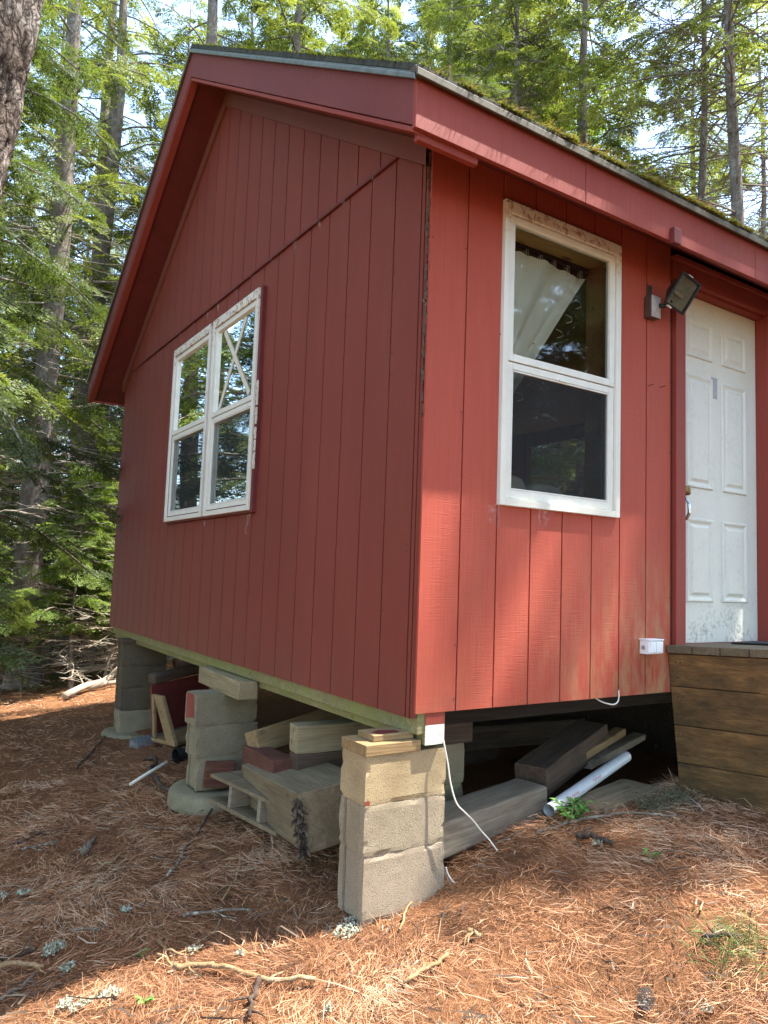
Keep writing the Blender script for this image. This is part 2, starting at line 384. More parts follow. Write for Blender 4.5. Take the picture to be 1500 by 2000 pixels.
t.pbr(c, .95, t.bump(t.math('ADD', n2, n1), .9, .02), spec=.1)
tag(link('ground', np_mesh('ground', V, F), t.m, smooth=True), kind='structure')

# ------------------------------------------------------------------ cabin
Ly, Wx, OX, OY, ZE, SL = 5.27, 4.85, .304, .307, 2.288, .6475
YR = Ly / 2
def zs(y):           # underside of the roof
    return ZE + SL * (y + OY) if y <= YR else ZE + SL * (Ly + OY - y)
cabin = empty('cabin', (0, 0, 0))
tag(cabin, 'small red wooden cabin with gable roof and white windows standing on block piers', 'cabin')
def siding(name, mp, grooves, u0, u1, vb, vt, holes, mat, gw=.009, gd=.008, off=0.0, extra=()):
    cuts = {u0, u1, *extra}
    for g in grooves:
        if u0 < g < u1: cuts |= {g - gw / 2, g + gw / 2}
    for h in holes: cuts |= {h[0], h[1]}
    cuts = sorted(c for c in cuts if u0 <= c <= u1)
    mb = MB(); prev = None
    for a, b in zip(cuts[:-1], cuts[1:]):
        if b - a < 1e-6: continue
        m = (a + b) / 2
        d = off - (gd if any(abs(m - g) < gw / 2 for g in grooves) else 0)
        iv = [(vb, None)]
        segs = []
        hs = sorted([h for h in holes if h[0] < m < h[1]], key=lambda h: h[2])
        cur = None; lo = vb
        for h in hs: segs.append((lo, h[2])); lo = h[3]
        segs.append((lo, None))
        for s0, s1 in segs:
            ta, tb = (vt(a), vt(b)) if s1 is None else (s1, s1)
            mb.add([mp(a, s0, d), mp(b, s0, d), mp(b, tb, d), mp(a, ta, d)], [(0, 1, 2, 3)])
        if prev is not None and abs(prev - d) > 1e-6:
            for s0, s1 in segs:
                e_ = vt(a) if s1 is None else s1
                mb.add([mp(a, s0, prev), mp(a, s0, d), mp(a, e_, d), mp(a, e_, prev)], [(0, 1, 2, 3)])
        prev = d
    return mb
gm = lambda u, v, d: (-d, u, v)
fm = lambda u, v, d: (u, -d, v)
GW = [(1.755, 2.585, .945, 2.375), (2.625, 3.507, .945, 2.375)]
gg = [.032, .062] + [.277 + .2166 * k for k in range(24)]
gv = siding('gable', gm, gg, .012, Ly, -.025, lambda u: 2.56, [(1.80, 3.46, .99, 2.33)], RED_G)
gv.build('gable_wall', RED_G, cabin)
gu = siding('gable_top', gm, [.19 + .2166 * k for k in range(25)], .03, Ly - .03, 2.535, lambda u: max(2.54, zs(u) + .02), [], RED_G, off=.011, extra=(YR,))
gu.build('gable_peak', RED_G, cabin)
MB().box(-.0165, .0, .17, 4.69, 2.534, 2.553).build('trim_strip', RED_D, cabin, .003)
ff = [.21 + .2112 * k for k in range(24)]
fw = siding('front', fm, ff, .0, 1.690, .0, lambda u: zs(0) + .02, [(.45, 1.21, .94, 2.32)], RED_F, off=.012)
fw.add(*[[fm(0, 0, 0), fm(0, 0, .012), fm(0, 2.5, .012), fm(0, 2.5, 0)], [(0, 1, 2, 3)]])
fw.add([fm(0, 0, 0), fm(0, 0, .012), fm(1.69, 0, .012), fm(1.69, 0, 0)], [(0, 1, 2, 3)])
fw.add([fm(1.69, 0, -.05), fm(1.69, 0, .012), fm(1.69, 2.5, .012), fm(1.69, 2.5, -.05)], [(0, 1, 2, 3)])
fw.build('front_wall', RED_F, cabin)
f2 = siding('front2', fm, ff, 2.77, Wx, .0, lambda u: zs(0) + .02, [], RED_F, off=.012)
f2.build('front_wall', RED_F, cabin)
ff0 = [.2 + .21 * k for k in range(26)]
# shell behind the siding: lining with the openings, floor, hidden walls
T = .10
inn = siding('in', lambda u, v, d: (.09 + d, u, v), [], .09, Ly - .09, .1, lambda u: max(.2, min(zs(u) - .05, 2.45)), [(1.79, 3.47, .98, 2.34)], INSIDE, extra=(YR,))
inn2 = siding('in2', lambda u, v, d: (u, .09 + d, v), [], .09, Wx - .09, .1, lambda u: 2.45, [(.45, 1.21, .94, 2.32), (1.79, 2.66, .1, 2.30)], INSIDE)
inn.add(inn2.v, inn2.f)
inn.add([(.09, .09, 2.45), (Wx - .09, .09, 2.45), (Wx - .09, Ly - .09, 2.45), (.09, Ly - .09, 2.45)], [(0, 1, 2, 3)])
inn.build('interior_lining', INSIDE, cabin)
MB().box(.06, Wx - .02, .1, Ly - .04, -.02, .10).build('floor', W_OLD, cabin)
MB().box(2.95, 3.05, .25, 4.1, -.9, -.165).build('dark_blocker', W_OLD, cabin)  # added dark panel that closes off and blackens the space under the floor
siding('bk', lambda u, v, d: (u, Ly + d, v), ff0, 0, Wx, -.02, lambda u: zs(Ly) + .02, [(1.2, 2.2, .9, 2.2), (3.0, 4.0, .9, 2.2)], RED_G).build('back_wall', RED_G, cabin)  # openings added in this unseen wall to let light into the room
siding('end', lambda u, v, d: (Wx + d, u, v), ff0, 0, Ly, -.02, lambda u: zs(u) + .02, [(.9, 2.2, .9, 2.3), (3.0, 4.3, .9, 2.3)], RED_G, extra=(YR,)).build('end_wall', RED_G, cabin)  # unseen openings added so the sun brightens the interior
# sill timber, floor joists seen from below
sill = MB(); sill.box(.056, .158, -.004, 2.30, -.134, .02); sill.box(.056, .158, 2.325, 5.22, -.134, .02)
sill.box(.02, .056, .0, 5.2, -.09, .0)
sill.build('sill_timber', W_SILL, cabin, .004)
MB().box(.057, .157, -.0075, -.0045, -.050, .0).build('painted_end', RED_T, cabin)
MB().box(.057, .157, -.0075, -.0045, -.133, -.052).build('end_grain', mat_plain('white_end_grain', (.62, .58, .50), .9, 0, .25, 90, .5), cabin)
js = MB()
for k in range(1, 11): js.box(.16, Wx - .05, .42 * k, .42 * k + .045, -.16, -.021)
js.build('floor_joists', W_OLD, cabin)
# corner gap stuffed with debris
rng = random.Random(4)
db = MB()
for i in range(90):
    z = 1.15 + 1.28 * rng.random() ** .6; s = .004 + .007 * rng.random()
    P = [(-.004 + rng.uniform(-.004, .006), .004 + rng.uniform(-.006, .006), z), (-.006 + rng.uniform(-.005, .008), .006 + rng.uniform(-.008, .008), z + rng.uniform(.01, .05))]
    db.tube(P, s * .6, 4)
db.build('corner_debris', mat_plain('dry_debris', (.09, .06, .04), .95, 0, .6, 60, .6), cabin)
MB().box(.002, .012, -.001, .011, 1.25, 2.47).build('corner_gap', DARK_GAP, cabin)
MB().box(-.0008, .012, -.001, .0095, -.02, 1.249).build('corner_edge', RED_G, cabin)
# frieze boards under the soffit of the gable
fr = MB()
for (ya, yb) in ((0.0, YR), (YR, Ly)):
    za, zb = zs(ya), zs(yb)
    fr.add([(-.03, ya, za - .115), (-.03, yb, zb - .115), (-.03, yb, zb - .002), (-.03, ya, za - .002), (-.0, ya, za - .115), (-.0, yb, zb - .115)],
           [(0, 1, 2, 3), (0, 1, 5, 4)])
fr.build('frieze_board', mat_red('weathered_red_brown', (.16, .045, .030), (.19, .06, .04), 0), cabin)
# roof: soffit, boards, shingles, moss, drip edge
XA, XB = -OX, Wx + .30
sf = MB()
def slab(mb, x0, x1, ya, yb, o0, o1):
    P = []
    for o in (o0, o1):
        P += [(x0, ya, zs(ya) + o), (x1, ya, zs(ya) + o), (x1, yb, zs(yb) + o), (x0, yb, zs(yb) + o)]
    mb.hexa(P)
def zs_l(y, side): return ZE + SL * (y + OY) if side == 0 else ZE + SL * (Ly + OY - y)
for (ya, yb) in ((-OY + .03, YR), (YR, Ly + OY - .03)): slab(sf, XA + .028, XB - .02, ya, yb, .0, .012)
sf.build('soffit', RED_S, cabin)
bg_ = MB()
def rake(mb, x0, x1, ya, yb, lo, hi):
    mb.hexa([(x0, ya, zs_l(ya, ya > YR or yb > YR) + lo), (x1, ya, zs_l(ya, ya > YR or yb > YR) + lo), (x1, yb, zs_l(yb, ya > YR or yb > YR) + lo), (x0, yb, zs_l(yb, ya > YR or yb > YR) + lo),
             (x0, ya, zs_l(ya, ya > YR or yb > YR) + hi), (x1, ya, zs_l(ya, ya > YR or yb > YR) + hi), (x1, yb, zs_l(yb, ya > YR or yb > YR) + hi), (x0, yb, zs_l(yb, ya > YR or yb > YR) + hi)])
BARGE = mat_red('dull_red_barge_board', (.145, .029, .023), (.185, .042, .034), 0, 0, .0)
rk1, rk2 = MB(), MB()
rake(rk1, XA, XA + .028, -OY + .022, YR, .004, .205); rake(rk2, XA, XA + .028, YR, Ly + OY - .022, .004, .205)
rk1.build('barge_board', BARGE, cabin, .003); rk2.build('barge_board', BARGE, cabin, .003)
st = MB()
for (ya, yb) in ((-OY + .02, YR), (YR, Ly + OY - .02)): rake(st, XA + .004, XA + .06, ya, yb, -.024, -.001)
st.build('soffit_trim', RED_T, cabin, .002)
# eave fascia, two boards, with a slight gap at the joint
for i, (x0, x1) in enumerate(((XA, .650), (.6535, 2.03), (2.033, XB))):
    MB().box(x0, x1, -OY, -OY + .022, ZE + .0, ZE + .205).build('fascia_board', RED_T if i else RED_T, cabin, .002)
MB().box(XA, XB, Ly + OY - .022, Ly + OY, ZE, ZE + .205).build('fascia_board', RED_T, cabin, .002)
# box eave return under fascia, near the corner
MB().box(XA + .03, .03, -OY + .022, -OY + .05, ZE - .03, ZE + .02).build('soffit_trim', RED_T, cabin, .003)
MB().box(1.262, 1.318, -OY - .030, -OY - .0005, ZE - .02, ZE + .062).build('wood_block', RED_D, cabin, .004)
# roof deck and shingles
def roof_top(o):
    mb = MB()
    for ya, yb in ((-OY - .02, YR), (YR, Ly + OY + .02)):
        side = ya >= YR
        Q = []
        for oo in (o, o + .03):
            Q += [(XA - .012, ya, zs_l(ya, side) + oo), (XB + .012, ya, zs_l(ya, side) + oo), (XB + .012, yb, zs_l(yb, side) + oo), (XA - .012, yb, zs_l(yb, side) + oo)]
        mb.hexa(Q)
    return mb
SHING = mat_plain('dark_moss_shingles', (.045, .048, .032), .95, 0, .5, 24, .6)
roof_top(.226).build('roof', SHING, cabin)
de = MB()
for ya, yb in ((-OY - .012, YR), (YR, Ly + OY + .012)):
    rake(de, XA - .010, XA + .02, ya, yb, .200, .2255); rake(de, XA - .022, XA - .010, ya, yb, .188, .212)
de.build('rake_drip_edge', METAL, cabin, .003)
de = MB(); de.box(XA - .02, XB, -OY - .018, -OY + .02, ZE + .2055, ZE + .238); de.box(XA - .02, XB, -OY - .030, -OY - .018, ZE + .190, ZE + .222)
de.build('eave_drip_edge', METAL_Y, cabin, .003)
# moss and needles on the roof edges: many small blades
MOSS = mat_tone('roof_moss', [(0, (.05, .04, .02)), (.35, (.10, .13, .02)), (.75, (.24, .26, .05)), (1, (.34, .19, .08))], .95, .2)
def blades(P, D, L, Wd, tone, bend=.3, seed=0):
    """P base (n,3), D direction (n,3) -> 2 quads per blade"""
    rg = np.random.default_rng(seed); nb = len(P)
    D = D / np.linalg.norm(D, axis=1, keepdims=True)
    S = np.cross(D, rg.normal(size=(nb, 3))); S /= np.linalg.norm(S, axis=1, keepdims=True) + 1e-9
    B = np.cross(D, S); L = L[:, None]; w = Wd[:, None]
    b = rg.normal(0, bend, (nb, 1))
    p0, p1, p2 = P, P + D * L * .5 + B * L * b * .25, P + D * L + B * L * b * .0
    V = np.stack([p0 - S * w, p0 + S * w, p1 - S * w, p1 + S * w, p2 - S * w * .4, p2 + S * w * .4], 1).reshape(-1, 3)
    k = np.arange(nb)[:, None] * 6
    F = np.concatenate([k + [0, 1, 3, 2], k + [2, 3, 5, 4]], 0)
    return V, F, np.concatenate([tone, tone])
rg = np.random.default_rng(9)
nb = 52000
xe = XA + (2.9 - XA) * rg.random(nb); band = rg.random(nb) ** 1.6 * .22
clump = np.clip(vnoise(xe * 4, 0, 0, 3) * .5 + vnoise(xe * 15, band * 9, 0, 4) * .6 + .35, 0, 1)
yy = -OY - .028 + band; keep = rg.random(nb) < (clump + .05) * np.clip(1.15 - .22 * xe, .35, 1)
xe, yy, clump, band = xe[keep], yy[keep], clump[keep], band[keep]
P = np.stack([xe, yy, ZE + SL * (yy + OY) + .258], 1)
D = rg.normal(size=(len(P), 3)) * [1, .8, .5] + [0, -.25, .55]
needle = rg.random(len(P)) < .22
D[needle] = rg.normal(size=(needle.sum(), 3)) * [1, .6, .10] + [0, -.1, -.06]
Ln = np.where(needle, rg.uniform(.03, .07, len(P)), rg.uniform(.008, .022, len(P)) * (.4 + clump))
tn = np.where(needle, rg.uniform(.85, 1, len(P)), np.clip(.25 + .6 * clump + rg.normal(0, .15, len(P)), 0, .8))
Vm, Fm, Tm = blades(P, D, Ln, np.where(needle, .0009, .0035), tn, .3, 2)
n2_ = 9000
y2 = -OY + (YR + OY) * rg.random(n2_); x2 = XA - .012 + rg.random(n2_) ** 2 * .12
P2 = np.stack([x2, y2, ZE + SL * (y2 + OY) + .256], 1); cl2 = np.clip(.4 + .6 * vnoise(y2 * 7, x2 * 9, 0, 8), 0, 1)
kp = rg.random(n2_) < cl2; P2 = P2[kp]; cl2 = cl2[kp]
V2, F2, T2 = blades(P2, rg.normal(size=(len(P2), 3)) * [1, 1, .5] + [-.1, 0, .6], rg.uniform(.008, .022, len(P2)), np.full(len(P2), .003), np.clip(.1 + .35 * cl2, 0, 1), .3, 3)
link('roof_moss', np_mesh('roof_moss', np.vstack([Vm, V2]), np.vstack([Fm, F2 + len(Vm)]), np.concatenate([Tm, T2])), MOSS, cabin)['kind'] = 'stuff'

# ------------------------------------------------------------------ windows
def rect_frame(mb, mp, u0, u1, v0, v1, w, d0, d1, wt=None, wb=None):
    wt = wt or w; wb = wb or w
    def bx(a, b, c, e):
        P = [mp(a, c, d0), mp(b, c, d0), mp(b, e, d0), mp(a, e, d0), mp(a, c, d1), mp(b, c, d1), mp(b, e, d1), mp(a, e, d1)]
        mb.hexa(P)
    bx(u0, u0 + w, v0, v1); bx(u1 - w, u1, v0, v1); bx(u0 + w, u1 - w, v0, v0 + wb); bx(u0 + w, u1 - w, v1 - wt, v1)
    return mb
def pane(mp, u0, u1, v0, v1, d):
    return MB().add([mp(u0, v0, d), mp(u1, v0, d), mp(u1, v1, d), mp(u0, v1, d)], [(0, 1, 2, 3)])
def window(mp, u0, u1, v0, v1, vr, base, mat, label, cas=.034):
    w = rect_frame(MB(), mp, u0, u1, v0, v1, cas, base - .05, base, .060, .034).build('window', mat, cabin, .003)
    w['label'] = label
    a0, a1, b0, b1 = u0 + cas + .003, u1 - cas - .003, v0 + .037, v1 - .063
    s = rect_frame(MB(), mp, a0, a1, vr, b1, .036, base - .045, base - .012)
    rect_frame(s, mp, a0, a1, b0, vr - .004, .036, base - .05, base - .016, .034, .040)
    s.build('sash', WHITE, w, .003)
    rect_frame(MB(), mp, a0 + .037, a1 - .037, b0 + .041, vr - .04, .007, base - .03, base - .0165).build('screen_frame', WHITE, w, .001)
    pane(mp, a0 + .035, a1 - .035, vr + .035, b1 - .035, base - .030).build('pane', GLASS, w)
    pane(mp, a0 + .035, a1 - .035, b0 + .035, vr - .035, base - .040).build('pane', GLASS, w)
    pane(mp, a0 + .036, a1 - .036, b0 + .040, vr - .036, base - .024).build('screen', SCREEN, w)
    return w
wf = window(fm, .419, 1.243, .904, 2.353, 1.585, .034, WPEEL, 'white sash window with flaking head casing')
MB().box(.425, 1.237, -.030, -.0115, 2.3535, 2.357).build('drip_crack', DARK_GAP, wf)
MB().box(.80, .86, -.026, -.017, 1.545, 1.553).build('sash_lift', WHITE, wf)
# deep pine jamb seen through the glass
jb = MB(); jb.box(.456, 1.205, .02, .135, 2.268, 2.285); jb.build('head_jamb', WOOD_IN, wf)
jb = MB(); jb.box(1.196, 1.214, .02, .165, .95, 2.267); jb.build('side_jamb', WOOD_BR, wf)
MB().box(.440, .455, .02, .22, .95, 2.267).build('side_jamb', WOOD_BR, wf)
bk = MB(); rect_frame(bk, gm, 1.735, 3.515, .930, 2.385, .06, -.04, .030); bk.hexa([gm(2.586, .95, -.04), gm(2.624, .95, -.04), gm(2.624, 2.37, -.04), gm(2.586, 2.37, -.04), gm(2.586, .95, .030), gm(2.624, .95, .030), gm(2.624, 2.37, .030), gm(2.586, 2.37, .030)])
bk.build('window_surround', RED_D, cabin, .003)
wg1 = window(gm, 1.765, 2.584, .945, 2.378, 1.655, .045, WPEEL, 'white sash window with a taped cross on the upper pane')
wg2 = window(gm, 2.628, 3.500, .945, 2.378, 1.655, .045, WPEEL, 'white sash window without tape')
tp = MB()
def tape(p, q, w=.022):
    (a, b), (c, d) = p, q; l = math.hypot(c - a, d - b); nx, ny = -(d - b) / l * w, (c - a) / l * w
    tp.add([gm(a - nx, b - ny, .0185), gm(c - nx, d - ny, .0185), gm(c + nx, d + ny, .0185), gm(a + nx, b + ny, .0185)], [(0, 1, 2, 3)])
tape((1.90, 1.715), (2.40, 2.26)); tp.v = [(x - .001, y, z) for x, y, z in tp.v]
tape((2.44, 1.70), (2.02, 2.26)); tp.build('tape_cross', TAPE, wg1)
# flaked caulk edge beside the near gable window
ck = MB()
for i in range(60):
    z = 1.2 + .55 * rng.random(); ck.box(-.036 - rng.random() * .006, -.03, 1.725 - rng.random() * .006, 1.735, z, z + .01 + .02 * rng.random())
ck.build('caulk_flakes', TAPE, cabin)
# curtain behind the front window (hangs on its own)
def cur_x(tv): return max(1.175 - .757 * tv ** .97, .475)
def curtain():
    nu, nv = 120, 80; V = []
    for j in range(nv):
        tv = 1.0 * j / (nv - 1); z = 2.238 - tv * 1.06; right = cur_x(tv)
        for i in range(nu):
            tu = i / (nu - 1); x = .44 + (right - .44) * tu; amp = .007 + .016 * tv
            y = .150 + amp * math.sin(tu * 30 + 2.2 * tv + 1.3 * math.sin(tu * 5)) + .012 * math.sin(tu * 9 + tv * 2)
            V.append((x, y, z - .03 * (x - .44) - .006 * math.sin(tu * math.pi * 9) ** 2 * (1 - tv)))
    F = [(j * nu + i, j * nu + i + 1, (j + 1) * nu + i + 1, (j + 1) * nu + i) for j in range(nv - 1) for i in range(nu - 1)]
    return MB().add(V, F)
cu = curtain().build('curtain', CURTAIN, None, smooth=True)
tag(cu, 'cream curtain drawn aside behind the front window glass', 'curtain')
rd = MB().tube([(.43, .15, 2.262), (1.19, .15, 2.240)], .004, 8).build('curtain_rod', BLACK, cu)
lp = MB()
for k in range(7):
    x = .52 + .10 * k; z = 2.258 - .030 * (x - .43)
    for s_ in (0, .012): lp.tube([(x + s_, .138, z - .06), (x + s_, .142, z + .006), (x + s_, .158, z + .008), (x + s_, .16, z - .05)], .0013, 4)
for k in range(8):
    tv = .14 + .09 * k; x = cur_x(tv); z = 2.225 - 1.05 * tv - .02
    lp.tube([(x - .006, .12, z), (x + .03, .115, z - .006), (x + .036, .115, z - .03), (x + .0, .12, z - .045)], .0013, 4)
lp.build('curtain_loop', CURTAIN, cu)
pl = MB()
def cushion(cx, cy, cz, sx, sy, sz):
    V, F = [], []; a, b = 18, 12
    for i in range(b + 1):
        ph = math.pi * i / b
        for j in range(a):
            th = 2 * math.pi * j / a; e = .55
            f = lambda c: math.copysign(abs(c) ** e, c)
            V.append((cx + sx * f(math.sin(ph)) * f(math.cos(th)), cy + sy * f(math.sin(ph)) * f(math.sin(th)), cz + sz * f(math.cos(ph))))
    for i in range(b):
        for j in range(a): F.append((i * a + j, i * a + (j + 1) % a, (i + 1) * a + (j + 1) % a, (i + 1) * a + j))
    return MB().add(V, F)
p1 = cushion(.78, .36, .99, .15, .07, .13).build('pillow', CURTAIN, None, smooth=True); tag(p1, 'pale pillow on the left behind the lower front window', 'pillow', 'pillows inside the front window')
p2 = cushion(1.12, .40, .97, .14, .07, .13).build('pillow', CURTAIN, None, smooth=True); tag(p2, 'pale pillow beside the brown jamb behind the lower front window', 'pillow', 'pillows inside the front window')
bd = MB().box(.30, 1.6, .30, 1.2, .10, .84).build('bed', INSIDE, None, .05); tag(bd, 'low dark bed inside the cabin under the front window', 'bed')

# ------------------------------------------------------------------ door
DX0, DX1, DZ0, DZ1, DY = 1.80, 2.642, .25, 2.281, .05
dr = MB().box(DX0, DX1, DY, DY + .045, DZ0, DZ1).build('door', DOORP, cabin)
dr['label'] = 'white six panel door with dirty scuffs at the bottom'
pm = MB()
def panel(u0, u1, v0, v1):
    def ring(i0, i1, h0, h1):
        a = [(u0 + i0, v0 + i0), (u1 - i0, v0 + i0), (u1 - i0, v1 - i0), (u0 + i0, v1 - i0)]
        b = [(u0 + i1, v0 + i1), (u1 - i1, v0 + i1), (u1 - i1, v1 - i1), (u0 + i1, v1 - i1)]
        pm.add([(x, DY - h0, z) for x, z in a] + [(x, DY - h1, z) for x, z in b], [(k, (k + 1) % 4, 4 + (k + 1) % 4, 4 + k) for k in range(4)])
    ring(0, .006, .0005, .009); ring(.006, .014, .009, .009); ring(.014, .030, .009, .0015); ring(.030, .040, .0015, .0015); ring(.040, .056, .0015, .009)
    i = .056; pm.add([(u0 + i, DY - .009, v0 + i), (u1 - i, DY - .009, v0 + i), (u1 - i, DY - .009, v1 - i), (u0 + i, DY - .009, v1 - i)], [(0, 1, 2, 3)])
for u0, u1 in ((DX0 + .115, DX0 + .375), (DX0 + .468, DX0 + .728)):
    panel(u0, u1, 1.915, 2.150); panel(u0, u1, 1.140, 1.815); panel(u0, u1, .480, .965)
pm.build('door_panels', DOORP, dr)
MB().tube([(1.862, DY - .001, 1.108), (1.862, .03, 1.108), (1.862, .012, 1.108), (1.862, -.004, 1.108), (1.862, -.012, 1.108)], [.03, .014, .028, .028, .014], 16).build('deadbolt', BRASS, dr, smooth=True)
hd = MB().tube([(1.866, DY - .002, 1.07), (1.866, .01, 1.06), (1.866, -.005, 1.03), (1.866, -.005, .98), (1.866, .01, .95), (1.866, DY - .002, .94)], .010, 10); hd.box(1.85, 1.885, DY - .006, DY - .001, .92, 1.085)
hd.build('handle', CHROME, dr, .002, True)
MB().box(2.165, 2.225, DY - .0025, DY - .0008, 1.70, 1.83).build('paper_patch', PAPER, dr)
cs = MB(); cs.box(1.712, 1.798, -.032, .05, .0, 2.30); cs.build('door_casing', RED_T, cabin, .003)
cs = MB(); cs.box(2.644, 2.74, -.032, .05, .0, 2.30); cs.box(2.643, 2.665, .02, .05, .2, 2.29); cs.build('door_casing', RED_T, cabin, .003)
cs = MB(); cs.box(1.70, 2.76, -.034, .05, 2.3015, 2.40); cs.box(1.69, 2.77, -.052, .0, 2.4015, 2.43); cs.box(1.799, 2.643, -.0, .05, 2.283, 2.30)
cs.build('door_head', RED_T, cabin, .003)
MB().box(1.6905, 1.711, -.002, .05, .0, 2.45).build('dark_slit', DARK_GAP, cabin)
MB().box(1.69, 2.78, -.01, .06, .0, .248).build('door_threshold', RED_D, cabin)
# nails left in the front wall and screw heads
nl = MB()
for x, z in ((1.491, 1.643), (1.592, 1.652)): nl.tube([(x, -.012, z), (x + .004, -.045, z + .006)], .0022, 6); 
for k in range(26):
    x = rng.choice([.012, .20, .42, .63, .845, 1.055, 1.27, 1.68]); z = rng.choice([.05, .28, .5, .72, 1.3, 1.7, 2.05]); nl.tube([(x, -.011, z), (x, -.0145, z)], .004, 6)
for k in range(46):
    y = rng.choice([.09, .26, .30, .70, 1.14, 1.36, 1.57, 3.72, 4.17, 4.6]); z = rng.uniform(.03, 2.45); nl.tube([(.001, y, z), (-.0022, y, z)], .0042, 6)
nl.build('nail', mat_plain('rusty_nail', (.10, .04, .025), .7), cabin)
# cobwebs below the windows
def web(mp, u, v, w, h, d0, d1):
    mb = MB(); n_ = 7
    V = [mp(u + w * (i / n_ - .5) * (1 - .45 * j / n_), v - h * (j / n_), d0 + (d1 - d0) * math.sin(math.pi * i / n_) * (1 - j / n_)) for j in range(n_ + 1) for i in range(n_ + 1)]
    return mb.add(V, [(j * 8 + i, j * 8 + i + 1, (j + 1) * 8 + i + 1, (j + 1) * 8 + i) for j in range(n_) for i in range(n_)])
for a in ((fm, .405, .902, .09, .10, .014, .05), (fm, .72, .90, .11, .08, .014, .05), (gm, 1.86, .93, .10, .13, .002, .05), (gm, 2.60, .93, .08, .10, .002, .04)):
    web(*a).build('cobweb', COBWEB, cabin, smooth=True)
wb = MB()
for k in range(14):
    w_ = web(gm, .45 + .31 * k + rng.uniform(-.1, .1), 2.535, .03, .04 + .05 * rng.random(), .003, .02); wb.add(w_.v, w_.f)
wb.build('cobweb', COBWEB, cabin, smooth=True)

# ------------------------------------------------------------------ floodlight on the wall
fl = empty('floodlight', (1.49, -.012, 2.07)); tag(fl, 'black square floodlight tilted down on a brown box beside the door', 'floodlight')
def bl(mb, name, mat, bevel=.003, smooth=False):
    mb.v = [(x - 1.49, y + .012, z - 2.07) for x, y, z in mb.v]; return mb.build(name, mat, fl, bevel, smooth)
bl(MB().box(1.452, 1.530, -.062, -.013, 2.012, 2.132), 'mounting_box', BRONZE, .006)
cv = MB().add([(1.452, -.0625, 2.012), (1.530, -.0625, 2.012), (1.530, -.0625, 2.132), (1.452, -.0625, 2.132), (1.491, -.078, 2.072)], [(0, 1, 4), (1, 2, 4), (2, 3, 4), (3, 0, 4)])
bl(cv, 'box_cover', GREYBOX, 0)
bl(MB().tube([(1.500, -.072, 2.078), (1.515, -.092, 2.072), (1.535, -.108, 2.085), (1.545, -.112, 2.10)], [.013, .012, .012, .014], 10), 'swivel_arm', BLACK, 0, True)
# lamp head: local frame e1 (along face right), e2 (face up), nrm (out of face)
e1 = Vector((.96, -.05, -.27)).normalized(); e2 = Vector((.20, -.48, .85)); e2 = (e2 - e1 * e2.dot(e1)).normalized(); nr = e1.cross(e2)
if nr.y > 0: nr = -nr
HC = Vector((1.572, -.165, 2.135))
hp = lambda a, b, c: tuple(HC + e1 * a + e2 * b + nr * c)
hb_ = MB()
prof = [(.076, .088, .0), (.074, .086, -.014), (.066, .076, -.03), (.056, .062, -.055), (.040, .044, -.078), (.018, .02, -.088)]
V = []; nn = 20
for a, b, c in prof:
    for j in range(nn):
        th = 2 * math.pi * j / nn; e = .35 + .65 * (-c / .088)
        f_ = lambda q: math.copysign(abs(q) ** e, q); V.append(hp(a * f_(math.cos(th)), b * f_(math.sin(th)), c))
hb_.add(V, [(i * nn + j, i * nn + (j + 1) % nn, (i + 1) * nn + (j + 1) % nn, (i + 1) * nn + j) for i in range(len(prof) - 1) for j in range(nn)] + [tuple(range((len(prof) - 1) * nn, len(prof) * nn))])
bl(hb_, 'lamp_housing', BLACK, 0, True)
rf = MB()
def hbx(mb, a0, a1, b0, b1, c0, c1): mb.hexa([hp(a, b, c0) for a, b in ((a0, b0), (a1, b0), (a1, b1), (a0, b1))] + [hp(a, b, c1) for a, b in ((a0, b0), (a1, b0), (a1, b1), (a0, b1))])
for q in ((-.078, -.068, -.09, .09), (.068, .078, -.09, .09), (-.068, .068, -.09, -.08), (-.068, .068, .08, .09)): hbx(rf, *q, .0005, .013)
bl(rf, 'lens_frame', BLACK, .002)
rr = MB(); rr.add([hp(a, b, -.004) for a, b in ((-.068, -.08), (.068, -.08), (.068, .08), (-.068, .08))] + [hp(a, b, -.04) for a, b in ((-.03, -.02), (.03, -.02), (.03, .02), (-.03, .02))], [(0, 1, 5, 4), (1, 2, 6, 5), (2, 3, 7, 6), (3, 0, 4, 7), (4, 5, 6, 7)])
bl(rr, 'reflector', mat_plain('tarnished_reflector', (.50, .51, .47), .35, .25, .3, 22, .3), 0)
bl(MB().tube([hp(-.035, -.006, -.022), hp(-.01, -.008, -.022), hp(.02, -.01, -.022), hp(.038, -.012, -.022)], [.006, .010, .010, .006], 10), 'bulb', mat_plain('milky_bulb', (.75, .74, .66), .3), 0, True)
gl_ = MB().add([hp(a, b, .006) for a, b in ((-.068, -.08), (.068, -.08), (.068, .08), (-.068, .08))], [(0, 1, 2, 3)]); bl(gl_, 'lens', mat_glass('lamp_lens', (.8, .84, .8)), 0)
ls = MB(); hbx(ls, -.03, .0, .0905, .094, .002, .012); hbx(ls, -.05, -.02, -.098, -.0905, .0, .012); bl(ls, 'lens_clip', TAPE, 0)
bl(MB().box(1.478, 1.520, -.0145, -.0121, 2.132, 2.21), 'grime_patch', mat_plain('spider_grime', (.05, .035, .028), .95, 0, .5, 60), 0)

